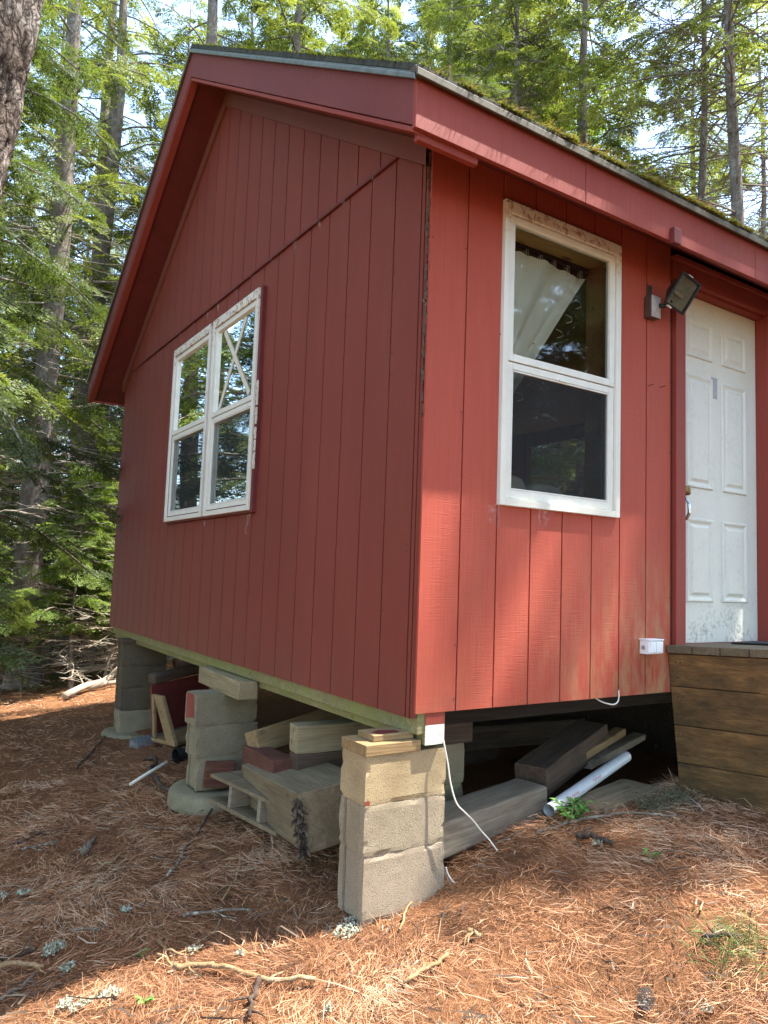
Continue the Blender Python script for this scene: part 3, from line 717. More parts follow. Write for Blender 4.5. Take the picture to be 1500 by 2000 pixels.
# ------------------------------------------------------------------ outdoor socket
so = empty('outdoor_socket', (1.48, -.012, .25)); tag(so, 'white weatherproof socket box low on the red front wall next to the wooden step', 'socket')
o = MB().box(-.052, .060, -.052, -.001, -.040, .030).build('box', WHITE_V, so, .004)
o = MB().box(-.054, .066, -.060, -.0525, -.036, .028); o.box(-.056, .068, -.064, -.0, .0305, .038); o.build('hinged_cover', WHITE_V, so, .002)
MB().box(-.040, .0, -.066, -.0605, -.030, .022).box(.006, .056, -.065, -.0605, -.030, .022).build('cover_flap', WHITE_V, so, .002)
MB().tube([(-.053, -.028, -.006), (-.058, -.028, -.006)], .011, 14).build('knockout', GREYBOX, so)

# ------------------------------------------------------------------ block piers
def block_mesh(w, d, h, flanged, seed):
    out = []
    def seg(a, b):
        n_ = max(1, int(math.hypot(b[0] - a[0], b[1] - a[1]) / .022))
        for i in range(n_): out.append((a[0] + (b[0] - a[0]) * i / n_, a[1] + (b[1] - a[1]) * i / n_))
    L_ = [(0, 0), (w, 0), (w, d), (0, d)]
    if flanged: L_ += [(0, .82 * d), (.020, .815 * d), (.020, .765 * d), (.007, .76 * d), (.007, .24 * d), (.020, .235 * d), (.020, .185 * d), (0, .18 * d)]
    for a, b in zip(L_, L_[1:] + L_[:1]): seg(a, b)
    out = np.array(out); n_ = len(out); c = np.array([w / 2, d / 2])
    zs_ = np.concatenate([[0, .004], np.linspace(.02, h - .02, 8), [h - .004, h]])
    V = []
    for k, z in enumerate(zs_):
        sh = .0018 if k in (0, len(zs_) - 1) else (.0012 if k in (1, len(zs_) - 2) else 0)
        p = out - np.sign(out - c) * sh
        nz = .0007 * fbm(out[:, 0] * 28, out[:, 1] * 28, z * 28 + seed * 3.1, seed, 3)
        edge = (k in (0, 1, len(zs_) - 2, len(zs_) - 1)) * np.maximum(0, fbm(out[:, 0] * 12, out[:, 1] * 12, z * 6, seed + 9, 2) - .35) * .010
        dr_ = (out - c) / (np.abs(out - c).max(1, keepdims=True) + 1e-6)
        corner = np.minimum(np.minimum(out[:, 0], w - out[:, 0]), np.minimum(out[:, 1], d - out[:, 1]))
        cc = ((np.minimum(out[:, 0], w - out[:, 0]) < .012) & (np.minimum(out[:, 1], d - out[:, 1]) < .012)) * np.maximum(0, vnoise(z * 30, seed, out[:, 0] * 5, 3)) * .007
        p = p + np.sign(out - c) * (nz - edge - cc)[:, None]
        V += [(a, b, z + (.0015 * math.sin(a * 40 + seed) if k in (0, len(zs_) - 1) else 0)) for a, b in p]
    F = [(k * n_ + i, k * n_ + (i + 1) % n_, (k + 1) * n_ + (i + 1) % n_, (k + 1) * n_ + i) for k in range(len(zs_) - 1) for i in range(n_)]
    F += [tuple(range(n_))[::-1], tuple(range((len(zs_) - 1) * n_, len(zs_) * n_))]
    return MB().add(V, F)
def block(x, y, z, h, mat, flanged, rz, seed, label, w=.405, d=.194, parts=()):
    o = block_mesh(w, d, h, flanged, seed).build('concrete_block', mat, None)
    o.location = (x, y, z); o.rotation_euler = (0, 0, R(rz)); tag(o, label, 'block', 'concrete blocks of the piers'); return o
bp = block(-.214, .018, -.352, .194, CON_Y, False, 0, 1, 'buff concrete block on top of the nearest corner pier')
MB().add([(.004, -.0032, .004), (.020, -.0036, .002), (.024, -.0036, .016), (.012, -.0034, .026), (.004, -.0032, .018)], [(0, 1, 2, 3, 4)]).build('red_paint_spot', RED_T, bp)
block(-.214, .016, -.548, .195, CON_G, True, .4, 2, 'middle concrete block of the nearest corner pier with a broken flange')
block(-.208, .018, -.805, .256, CON_P, True, -.3, 3, 'lowest pinkish grey block of the nearest corner pier')
def pad(x, y, z, r, h, label, mat):
    a = 40; V = []; prof_ = [(0, h), (r * .8, h), (r * .97, h - .006), (r, h - .025), (r * 1.02, 0)]
    for q, (rr_, zz) in enumerate(prof_):
        for j in range(a):
            th = 2 * math.pi * j / a; k = 1 + .03 * vnoise(math.cos(th) * 2, math.sin(th) * 2, r * 9 + x, 5)
            V.append((rr_ * k * math.cos(th), rr_ * k * math.sin(th), zz + .004 * float(vnoise(math.cos(th) * 3, q, 1, 7))))
    F = [(i * a + j, i * a + (j + 1) % a, (i + 1) * a + (j + 1) % a, (i + 1) * a + j) for i in range(len(prof_) - 1) for j in range(a)]
    o = MB().add(V, F).build('concrete_footing', mat, None, smooth=True); o.location = (x, y, z); tag(o, label, 'footing', 'round footings under the piers'); return o
pad(-.01, .17, -.92, .262, .085, 'round concrete footing half buried under the nearest corner pier', CON_G)
# timber shims on the near pier
o = MB().box(-.222, .050, .010, .205, -.157, -.112).build('wood_shim', W_TAN, None, .003); tag(o, 'tan wood cap plank lying on the nearest pier beside the sill', 'plank')
o = MB().box(-.165, .035, .045, .17, -.1115, -.084).build('wood_shim', W_TAN, None, .003); o.rotation_euler = (0, 0, R(-1)); tag(o, 'short plank stub lying on the tan cap plank of the nearest pier', 'plank')
MB().add([(-.13, .06, -.0835), (-.03, .055, -.0835), (-.02, .10, -.0835), (-.09, .13, -.0835), (-.14, .10, -.0835)], [(0, 1, 2, 3, 4)]).build('red_paint_smear', RED_D, o)
# middle pier
b = block(-.232, 1.945, -.395, .190, CON_M, False, 1.5, 5, 'top block of the middle pier, red paint on its end')
MB().add([(-.003, .03, .05), (-.003, .165, .03), (-.003, .17, .185), (-.003, .06, .188)], [(0, 1, 2, 3)]).build('red_paint_patch', RED_T, b)
block(-.222, 1.950, -.587, .190, CON_M, True, 0, 6, 'middle block of the middle pier')
block(-.210, 1.942, -.782, .194, CON_M, True, -.8, 7, 'lowest block of the middle pier on its round mossy footing', w=.40)
pad(-.01, 2.04, -.89, .315, .098, 'round mossy concrete footing under the middle pier', CON_M)
# far corner pier
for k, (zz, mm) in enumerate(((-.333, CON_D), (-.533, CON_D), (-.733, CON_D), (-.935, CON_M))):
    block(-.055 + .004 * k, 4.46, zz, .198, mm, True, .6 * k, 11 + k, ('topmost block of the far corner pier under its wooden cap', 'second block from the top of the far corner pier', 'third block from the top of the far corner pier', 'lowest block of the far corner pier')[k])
o = MB().box(-.065, .36, 4.45, 4.66, -.134, -.1345 + .0).build('x', None) if False else None
o = MB().box(-.065, .36, 4.45, 4.66, -.1345, -.098).box(.06, .15, 4.45, 4.66, -.1345, -.1345) if False else MB().box(-.062, .052, 4.45, 4.66, -.134, -.095)
o = o.build('wood_shim', W_DARK, None, .003); tag(o, 'dark brown wood cap on the far corner pier', 'plank')
pad(.14, 4.57, -1.01, .30, .08, 'mossy round footing under the far corner pier', CON_M)
# inner pier seen behind the near one
block(.265, .47, -.468, .196, CON_M, False, 0, 21, 'upper block of the inner pier behind the nearest corner pier')
block(.262, .47, -.667, .197, CON_M, False, 0, 22, 'lower block of the inner pier behind the nearest corner pier')
block(.285, .46, -.80, .132, CON_M, False, 0, 23, 'base block of the inner pier standing in the dirt under the cabin', w=.45)

# ------------------------------------------------------------------ timber stored under the cabin
def timber(name, label, cat, mat, P, L, W, H, yaw=0, pitch=0, roll=0, top=True, bevel=.005, group=None):
    """P = near left corner (top edge if top) ; x along the length"""
    z0, z1 = (-H, 0) if top else (0, H)
    mb = MB(); nx = max(3, int(L / .06))
    sd = int(abs(P[0] * 991 + P[1] * 577) * 10) % 97
    V = []
    for i in range(nx + 1):
        x = L * i / nx
        for (yy, zz) in ((0, z0), (W / 2, z0), (W, z0), (W, (z0 + z1) / 2), (W, z1), (W / 2, z1), (0, z1), (0, (z0 + z1) / 2)):
            k = .0022 * float(vnoise(x * 9, yy * 30, zz * 30, sd)); V.append((x, yy + k, zz + k))
    F = [(i * 8 + j, i * 8 + (j + 1) % 8, (i + 1) * 8 + (j + 1) % 8, (i + 1) * 8 + j) for i in range(nx) for j in range(8)] + [tuple(range(8))[::-1], tuple(range(nx * 8, nx * 8 + 8))]
    o = mb.add(V, F).build(name, mat, None, bevel, seg=2)
    o.location = P; o.rotation_euler = (R(roll), R(-pitch), R(yaw)); tag(o, label, cat, group); return o
G1 = 'timber offcuts stored under the cabin'
timber('timber', 'long pale beam end laid on top of the middle pier under the sill', 'timber', W_PALE, (-.076, 1.675, -.204), .78, .122, .108, 88, 0, 0, False, group=G1)
bpy.context.view_layer.update()
o = [q for q in bpy.data.objects if q.name == 'timber'][0]; o.location.x += .122
timber('timber', 'pale sawn beam on top of the grey one behind the nearest pier', 'timber', W_PALE, (-.012, 1.02, -.242), .9, .12, .141, -7, 1, 0, group=G1)
timber('timber', 'grey beam directly under the pale sawn beam', 'timber', W_DARK, (-.005, 1.02, -.384), .9, .12, .143, -7, 1, 0, group=G1)
timber('timber', 'tilted tan beam with a dark knot on its sawn end', 'timber', W_TAN, (-.020, 1.546, -.357), .9, .105, .135, 15, 7, -20, group=G1)
timber('timber', 'red brown stained block end beside the grey beam', 'timber', W_REDB, (.035, 1.10, -.425), .55, .135, .16, 84, -4, 0, group=G1)
sl = timber('timber', 'thick rough slab with bark hanging from its edge left of the nearest pier', 'timber', W_MOSS, (-.232, .552, -.438), 1.0, -.34, .265, 82, -6, -9, group=G1)
rgb_ = np.random.default_rng(8); m = 700; zz = -.01 - .25 * rgb_.random(m) ** .8
Pb = np.stack([rgb_.uniform(-.016, .05, m) * rgb_.random(m), .006 + rgb_.uniform(-.012, .014, m), zz], 1); Db = rgb_.normal(size=(m, 3)) * [.5, .5, .6] + [-.1, .2, -.8]
Vb, Fb, Tb = blades(Pb, Db, rgb_.uniform(.012, .04, m), rgb_.uniform(.002, .008, m), rgb_.random(m), .6, 8)
link('bark', np_mesh('bark', Vb, Fb, Tb), mat_tone('loose_bark', [(0, (.035, .025, .018)), (.6, (.11, .08, .055)), (1, (.20, .155, .11))], .95), sl)
pa = empty('wood_pallet', (-.12, 1.30, -.70)); tag(pa, 'broken grey pallet lying behind the rough slab near the middle pier', 'pallet')
for zz, nm in ((.075, 'top_board'), (-.06, 'bottom_board')):
    for k in range(3):
        o = MB().box(-.07 + .13 * k, .05 + .13 * k, -.35, .36, zz, zz + .02).build(nm, W_MOSS, pa, .002)
for k in range(2): MB().box(-.065, .25, -.18 + .30 * k, -.15 + .30 * k, -.039, .074).build('spacer_block', W_GREY, pa, .002)
pa.rotation_euler = (0, R(3), R(8))
timber('board', 'small red brown board leaning on the foot of the middle pier', 'board', W_REDB, (-.165, 1.905, -.60), .185, .03, .155, -6, -4, 0, group=G1)
timber('timber', 'big weathered grey beam lying beside the nearest pier with knots and a sawn end', 'timber', W_GREY, (.10, .085, -.525), .885, .20, .15, 6.5, 4.6, 0, bevel=.012, group=G1)
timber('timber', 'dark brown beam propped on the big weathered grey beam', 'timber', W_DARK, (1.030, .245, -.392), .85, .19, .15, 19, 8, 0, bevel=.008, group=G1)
timber('timber', 'short greenish block half covered by needles beside the wooden step', 'timber', W_MOSS, (1.125, -.045, -.535), .58, .22, .15, 10, 2, 0, bevel=.008, group=G1)
timber('board', 'thin board under the sawn end of the big grey beam', 'board', W_GREY, (.70, .14, -.645), .36, .14, .03, 8, 3, 0, group=G1)
timber('board', 'narrow brown board lying behind the white pipe', 'board', W_TAN, (1.30, .36, -.425), .75, .07, .045, 14, 8, 0, group=G1)
timber('board', 'narrow grey board in the shade beyond the narrow brown one', 'board', W_GREY, (1.55, .40, -.45), .8, .08, .04, 16, 4, 0, group=G1)
timber('timber', 'dark timber lying across the inner pier behind the nearest corner pier', 'timber', W_DARK, (.24, .455, -.140), .47, .22, .130, 0, 0, 0, group=G1)
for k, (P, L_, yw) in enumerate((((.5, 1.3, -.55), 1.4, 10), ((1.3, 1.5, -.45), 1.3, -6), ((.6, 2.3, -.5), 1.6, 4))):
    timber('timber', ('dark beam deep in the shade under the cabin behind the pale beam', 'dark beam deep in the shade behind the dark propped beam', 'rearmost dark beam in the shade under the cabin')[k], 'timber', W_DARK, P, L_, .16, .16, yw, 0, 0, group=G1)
# white pipe with red lettering tape
pp = MB(); A, B = Vector((.885, .085, -.534)), Vector((1.78, .345, -.425)); d_ = (B - A).normalized()
pp.tube([A, A + (B - A) * .5, B], .031, 18, cap=False); pp.tube([A, B], .028, 18, cap=False)
po = pp.build('white_pipe', PVC, None, smooth=True); tag(po, 'white plastic pipe lying across the timber beside the wooden step', 'pipe')
lab = MB(); up_ = Vector((0, 0, 1)); sd_ = d_.cross(up_).normalized(); up2 = sd_.cross(d_)
def onpipe(s_, th, r_=.0318): return tuple(A + d_ * s_ + (sd_ * math.cos(th) + up2 * math.sin(th)) * r_)
for s0, s1, t0, t1 in ((.17, .172, -.2, 1.2), (.12, .124, -.5, 1.0), (.38, .386, -.2, 1.3), (.40, .406, -.2, 1.3)):
    lab.add([onpipe(s0, t0), onpipe(s1, t0), onpipe(s1, t1), onpipe(s0, t1)], [(0, 1, 2, 3)])
for k in range(11):   # unreadable red lettering
    s0 = .135 + .012 * k; t0 = .05 + .25 * rng.random(); lab.add([onpipe(s0, t0), onpipe(s0 + .006, t0), onpipe(s0 + .008, t0 + .3 + .2 * rng.random()), onpipe(s0 + .004, t0 + .4)], [(0, 1, 2, 3)])
for k in range(8):
    s0 = .44 + .012 * k; t0 = .2 + .2 * rng.random(); lab.add([onpipe(s0, t0), onpipe(s0 + .006, t0), onpipe(s0 + .008, t0 + .3), onpipe(s0 + .003, t0 + .35)], [(0, 1, 2, 3)])
lab.build('red_lettering', REDPRINT, po)
# clutter between middle and far pier
sp = MB().prism([(0, 0), (.02, .085), (.04, .085), (.045, .07), (.065, .07), (.07, .085), (.09, .085), (.095, .07), (.115, .07), (.12, .085), (.14, .085), (.16, 0)], 0, .9, 'x').build('metal_downspout', GALV, None)
sp.location = (-.05, 3.78, -.955); sp.rotation_euler = (0, R(-5), R(14)); tag(sp, 'galvanised grey metal channel lying on the needles before the far pier', 'metal channel')
cr = empty('wooden_crate', (.14, 3.45, -.86)); tag(cr, 'old wooden crate with pale end frame and red side between the piers', 'crate')
MB().box(0, .6, .28, .30, .05, .46).build('side_panel', RED_D, cr, .003); MB().box(.0, .6, 0, .30, .0, .03).build('bottom_panel', W_TAN, cr, .003)
ef = MB(); ef.hexa([(-.035, -.06, .02), (-.002, -.06, .02), (-.002, .05, .02), (-.035, .05, .02), (-.035, .10, .40), (-.002, .10, .40), (-.002, .21, .40), (-.035, .21, .40)])
ef.build('end_frame', W_TAN, cr, .003)
ef = MB(); ef.hexa([(-.030, .215, .05), (-.004, .215, .05), (-.004, .245, .05), (-.030, .245, .05), (-.030, .215, .40), (-.004, .215, .40), (-.004, .245, .40), (-.030, .245, .40)]); ef.build('end_frame', W_TAN, cr, .003)
MB().box(.02, .75, .26, .36, .465, .55).build('top_rail', W_DARK, cr, .02)
cr.rotation_euler = (0, R(-6), R(20))
dp = MB(); dp.tube([(0, 0, 0), (.25, .06, .0), (.5, .16, .01)], .05, 16, cap=False); dp.tube([(0, 0, 0), (.5, .16, .01)], .045, 16, cap=False)
dp = dp.build('drain_pipe', BLACK, None, smooth=True); dp.location = (.02, 3.05, -.83); tag(dp, 'short black drain pipe lying open end out behind the middle pier', 'pipe')
ws = MB().tube([(-.50, 2.33, -.80), (-.36, 2.42, -.765), (-.22, 2.50, -.73)], [.010, .011, .012], 8).build('peeled_stick', TAPE, None, smooth=True); tag(ws, 'pale peeled stick poking out beside the middle pier', 'stick')
# loose white cables
cb = MB(); cb.tube(smooth_pts([(.150, -.013, -.12), (.156, -.016, -.15), (.172, -.02, -.22), (.185, -.026, -.30), (.215, -.03, -.38), (.255, -.036, -.42), (.300, -.04, -.46), (.345, -.045, -.51), (.385, -.05, -.55), (.425, -.06, -.60)]), .0034, 8)
tag(cb.build('white_cable', CABLE, None, smooth=True), 'white cable hanging from the corner sill down to the needles', 'cable')
cb = MB(); cb.tube(smooth_pts([(.215, .03, -.66), (.222, .02, -.69), (.235, -.0, -.715), (.262, -.02, -.735)]), .0035, 8)
tag(cb.build('white_cable', CABLE, None, smooth=True), 'short cable end at the foot of the nearest pier', 'cable')
cb = MB(); cb.tube(smooth_pts([(1.13, .03, .0), (1.165, .015, -.022), (1.20, .0, -.034), (1.232, -.012, -.038), (1.255, -.018, -.025), (1.263, -.018, .0), (1.266, -.014, .03)]), .0035, 8)
tag(cb.build('white_cable', CABLE, None, smooth=True), 'small white cable loop under the front wall edge', 'cable')

# ------------------------------------------------------------------ wooden step / deck by the door
dk = empty('wooden_deck', (1.66, -.014, -.5)); tag(dk, 'brown plank deck step in front of the white door', 'deck')
def dpnt(s_, x, z): return (1.655 + x + .13 * s_ + .142 * (.25 - z) - 1.66, -.016 - .99 * s_ + .014, z + .051 * s_ + .5)
LS = 1.9
def plank(mb, z0, z1, s0=0.0, s1=LS, x0=0.0, x1=.04): mb.hexa([dpnt(s0, x0, z0), dpnt(s1, x0, z0), dpnt(s1, x1, z0), dpnt(s0, x1, z0), dpnt(s0, x0, z1), dpnt(s1, x0, z1), dpnt(s1, x1, z1), dpnt(s0, x1, z1)])
for z0, z1 in ((.034, .203), (-.171, .030), (-.372, -.175), (-.62, -.376)):
    m_ = MB(); plank(m_, z0, z1); m_.v = [(y, x, z) for x, y, z in m_.v]; o = m_.build('side_plank', W_DECK, dk, .003)
    o.matrix_local = Matrix(((0, 1, 0, 0), (1, 0, 0, 0), (0, 0, 1, 0), (0, 0, 0, 1)))
sw = MB()
for z_ in (.08, .16, -.12, -.02, -.33, -.22):
    for s_ in (.03, .06, .62, 1.2):
        p_ = Vector(dpnt(s_ + rng.uniform(-.01, .01), -.001, z_)); sw.tube([p_, p_ + Vector((-.0015, 0, 0))], .0045, 6)
sw.build('screw_heads', BLACK, dk)
tb = MB(); k = 0
while k * .1445 < LS:
    s0 = .002 + k * .1445; j_ = rng.uniform(-.006, .004)
    tb.hexa([dpnt(s0, -.012 + j_, .208), dpnt(s0 + .139, -.012 + j_, .208), dpnt(s0 + .139, 1.9, .208), dpnt(s0, 1.9, .208), dpnt(s0, -.012 + j_, .250), dpnt(s0 + .139, -.012 + j_, .250), dpnt(s0 + .139, 1.9, .250), dpnt(s0, 1.9, .250)]); k += 1
tb.build('deck_boards', W_DECKT, dk, .004)
mt_ = MB(); mt_.hexa([tuple(Vector(dpnt(s_, x, z)) + Vector((1.66, -.014, -.5))) for z in (.2515, .262) for s_, x in ((.10, .42), (.55, .42), (.55, 1.1), (.10, 1.1))])
tag(mt_.build('door_mat', RUBBER, None, .003), 'black rubber mat lying on the wooden deck by the door', 'mat')

# ------------------------------------------------------------------ needle litter on the ground
NEEDLE = mat_tone('fallen_pine_needles', [(0, (.07, .034, .020)), (.20, (.18, .080, .038)), (.50, (.34, .150, .064)), (.80, (.50, .275, .145)), (1, (.60, .43, .27))], .7, 0, .3)
def fan(n_, seed, r0, r1, pw=1.0, a0=-12, a1=84):
    rg = np.random.default_rng(seed); r = r0 * (r1 / r0) ** (rg.random(n_) ** pw); a = np.radians(rg.uniform(a0, a1, n_))
    return CP.x + r * np.sin(a), CP.y + r * np.cos(a), r, rg
def inside(x, y):   # deep under the cabin or inside piers: no litter there
    deep = (x > .35) & (y > .42) & (y < 5.0)
    pr = (x > -.20) & (x < .18) & (((y > .03) & (y < .20)) | ((y > 1.96) & (y < 2.13)) | ((y > 4.47) & (y < 4.65)))
    return deep | pr
def litter(n_, seed, r0, r1, pw):
    x, y, r, rg = fan(n_, seed, r0, r1, pw)
    k = ~inside(x, y) & (rg.random(n_) < .62 + .5 * vnoise(x * 3.2, y * 3.2, 0, 31)); x, y, r = x[k], y[k], r[k]; m = len(x)
    flow = 3.2 * fbm(x * 1.3, y * 1.3, 0, 21, 2) + 1.4 * vnoise(x * 6, y * 6, 0, 22) + .9
    th = flow + rg.normal(0, .75, m)
    mound = np.clip(fbm(x * 2.2, y * 2.2, 0, 25, 3), 0, 1)
    pit = rg.normal(.03, .16, m)
    pit = np.where(rg.random(m) < .05, np.abs(rg.normal(.5, .3, m)), pit)
    D = np.stack([np.cos(th) * np.cos(pit), np.sin(th) * np.cos(pit), np.sin(pit)], 1)
    P = np.stack([x, y, gz(x, y) + rg.uniform(.000, .018, m) + .030 * mound * np.clip(vnoise(x * 7, y * 7, 0, 33) + .4, 0, 1)], 1)
    L_ = rg.uniform(.035, .095, m); Wd = .00047 * np.maximum(1, r / 2.2) ** .85 * rg.uniform(.7, 1.5, m)
    cl = vnoise(x * 2.1, y * 2.1, 0, 26) * .20 + vnoise(x * 8, y * 8, 0, 27) * .20
    tone = np.clip(.50 + cl + rg.normal(0, .22, m), 0, 1)
    return blades(P, D, L_, Wd, tone, .5, seed)
parts_ = [litter(270000, 41, 1.3, 6.0, .85), litter(80000, 42, 5.0, 16., .9)]
Vn, Fn, Tn, b0 = [], [], [], 0
for a, b, c in parts_: Vn.append(a); Fn.append(b + b0); Tn.append(c); b0 += len(a)
tag(link('pine_needle_litter', np_mesh('pine_needle_litter', np.vstack(Vn), np.vstack(Fn), np.concatenate(Tn)), NEEDLE), 'matted orange brown fallen pine needles covering the sloping ground', 'needles', kind='stuff')
# small twig crumbs and bark bits, too many to count
x, y, r, rg = fan(6500, 51, 1.4, 12, .9); k = ~inside(x, y); x, y = x[k], y[k]; m = len(x)
th = rg.uniform(0, 6.28, m); D = np.stack([np.cos(th), np.sin(th), rg.normal(0, .08, m)], 1)
Vt, Ft, Tt = blades(np.stack([x, y, gz(x, y) + .024], 1), D, rg.uniform(.02, .20, m) * rg.random(m), rg.uniform(.0012, .0035, m), rg.random(m), .8, 52)
tag(link('twig_crumbs', np_mesh('twig_crumbs', Vt, Ft, Tt), mat_tone('twig_crumb', [(0, (.045, .03, .02)), (.6, (.13, .09, .062)), (1, (.34, .26, .17))], .9)), 'small broken twigs and bark bits scattered over the needles', 'twigs', kind='stuff')

# ------------------------------------------------------------------ fallen sticks, each its own thing
ST_TAN = mat_bark('peeled_tan_stick', (.34, .22, .11), (.25, .15, .07), (.16, .09, .05), (.4, .33, .22), .5, 12)
ST_DARK = mat_bark('dark_stick', (.085, .055, .038), (.055, .036, .026), (.03, .02, .015), (.2, .19, .16), .3, 18)
ST_GREY = mat_bark('grey_stick', (.21, .16, .115), (.14, .105, .075), (.07, .05, .035), (.33, .32, .24), .4, 26)
ST_LICH = mat_bark('lichen_stick', (.20, .15, .105), (.13, .095, .065), (.07, .05, .04), (.40, .41, .32), .8, 30)
STICKS = [
('curved tan stick', 0.011, [(-0.877, 0.222), (-0.787, 0.156), (-0.736, 0.086), (-0.651, -0.077), (-0.529, -0.194)]),
('gnarled root', 0.016, [(-0.125, 3.258), (-0.134, 3.027), (-0.273, 2.701), (-0.291, 2.38), (-0.232, 2.149)]),
('dark', 0.008, [(0.048, 2.089), (-0.219, 1.698), (-0.36, 1.472)]),
('lich', 0.007, [(-0.398, 1.459), (-0.577, 1.136), (-0.66, 1.03)]),
('tan', 0.005, [(-0.411, 1.342), (-0.361, 1.228), (-0.331, 1.116)]),
('tan', 0.006, [(-0.297, 1.001), (-0.435, 0.74), (-0.548, 0.608)]),
('tan', 0.004, [(-0.39, 1.018), (-0.302, 0.937), (-0.19, 0.921)]),
('lich', 0.007, [(-0.721, 0.609), (-0.607, 0.532), (-0.474, 0.469)]),
('grey', 0.016, [(-0.896, 1.656), (-0.862, 1.737), (-0.8, 1.885)]),
('tan', 0.007, [(-0.889, 1.383), (-0.806, 1.434), (-0.717, 1.522)]),
('tan', 0.01, [(-1.397, 0.695), (-1.315, 0.658), (-1.262, 0.573)]),
('grey', 0.007, [(-1.406, 0.472), (-1.351, 0.493), (-1.29, 0.566)]),
('tan', 0.007, [(-0.86, 0.496), (-0.85, 0.395), (-0.817, 0.313)]),
('tan', 0.003, [(-0.863, 0.328), (-0.765, 0.384), (-0.622, 0.434)]),
('dark', 0.008, [(-1.19, 2.107), (-1.1, 2.111), (-1.019, 2.178)]),
('lich', 0.006, [(-1.159, 1.961), (-1.06, 1.952), (-0.963, 1.97)]),
('dark', 0.008, [(-1.381, 0.771), (-1.315, 0.735), (-1.248, 0.749)]),
('dark', 0.008, [(-0.56, 3.601), (-0.379, 3.939), (-0.168, 4.411)]),
('tan', 0.008, [(-0.289, -0.399), (-0.198, -0.386), (-0.098, -0.379)]),
('fork', 0.008, [(0.665, -0.044), (0.894, -0.063), (1.087, -0.11), (1.141, -0.141), (1.258, -0.211), (1.349, -0.285)]),
('dark', 0.008, [(0.486, -0.992), (0.526, -1.027), (0.567, -1.074)]),
('brown', 0.01, [(-0.673, -0.054), (-0.732, -0.154), (-0.783, -0.233)]),
('lichlog', 0.015, [(0.755, -0.218), (0.815, -0.252), (0.808, -0.356)]),
('twig', 0.003, [(0.421, 0.023), (0.592, 0.028), (1.138, 0.427), (0.883, 0.04)]),
('white', 0.003, [(1.701, -0.098), (1.64, -0.193), (1.576, -0.286)]),
('tan', 0.006, [(-0.892, 0.392), (-0.882, 0.297), (-0.885, 0.229)]),
('grey', 0.005, [(-0.538, 1.816), (-0.464, 1.717), (-0.388, 1.628)]),
('yellow', 0.01, [(0.049, -0.314), (0.056, -0.343), (0.061, -0.381)]),
('tan', 0.004, [(-0.821, 1.252), (-0.791, 1.365), (-0.759, 1.426)]),
('grey', 0.006, [(-1.124, 0.769), (-1.07, 0.743), (-1.028, 0.697)]),
('tan', 0.005, [(-0.12, -0.116), (-0.037, -0.031), (0.03, 0.018)])]

SLAB = {0: 'long curved tan branch lying in the sunlit needles at the front', 1: 'gnarled dark root curving up from the needles left of the middle pier', 2: 'thin dark branch running towards the middle pier footing',
 3: 'grey lichen spotted stick continuing the dark branch downhill', 4: 'short pale twig right of the lichen spotted stick', 5: 'forked tan twig standing up from the needles', 6: 'thin pale twig crossing the forked tan twig', 7: 'straight tan and lichen twig in the shade left of the nearest pier',
 8: 'stubby grey bark covered stick end on the shaded slope', 9: 'smooth tan stick beside the grey stub', 10: 'knobby tan branch at the left edge of the picture', 11: 'grey stick slanting under the knobby branch at the left edge', 12: 'short tan stick above the curved tan branch', 13: 'very thin long twig leading up from the short tan stick',
 14: 'dark stick high on the left shaded slope', 15: 'lichen crusted twig just below the dark stick on the left', 16: 'dark stick pointing at the pale green lichen clump on the left', 17: 'dark crooked stick on the slope below the far pier', 18: 'tan stick in the sunlit needles on the right of the nearest pier', 19: 'long forked branch lying near the green seedling',
 20: 'dark stick near the grass tuft at the right edge', 21: 'brown stick end under the curved branch at the bottom', 22: 'rotten lichen covered wood lump in the needles near the seedling', 23: 'wiry twig arching beside the big weathered grey beam', 24: 'bleached white twig in front of the deck', 25: 'tan side stub joining the curved branch at its upper end', 26: 'grey mossy twig in the middle of the shaded slope',
 27: 'short yellowish wood chip with a dark end', 28: 'small bent tan twig below the smooth tan stick', 29: 'small grey tan stick beside a lichen speck', 30: 'pale thin stick standing at the foot of the nearest pier'}
rs = random.Random(12)
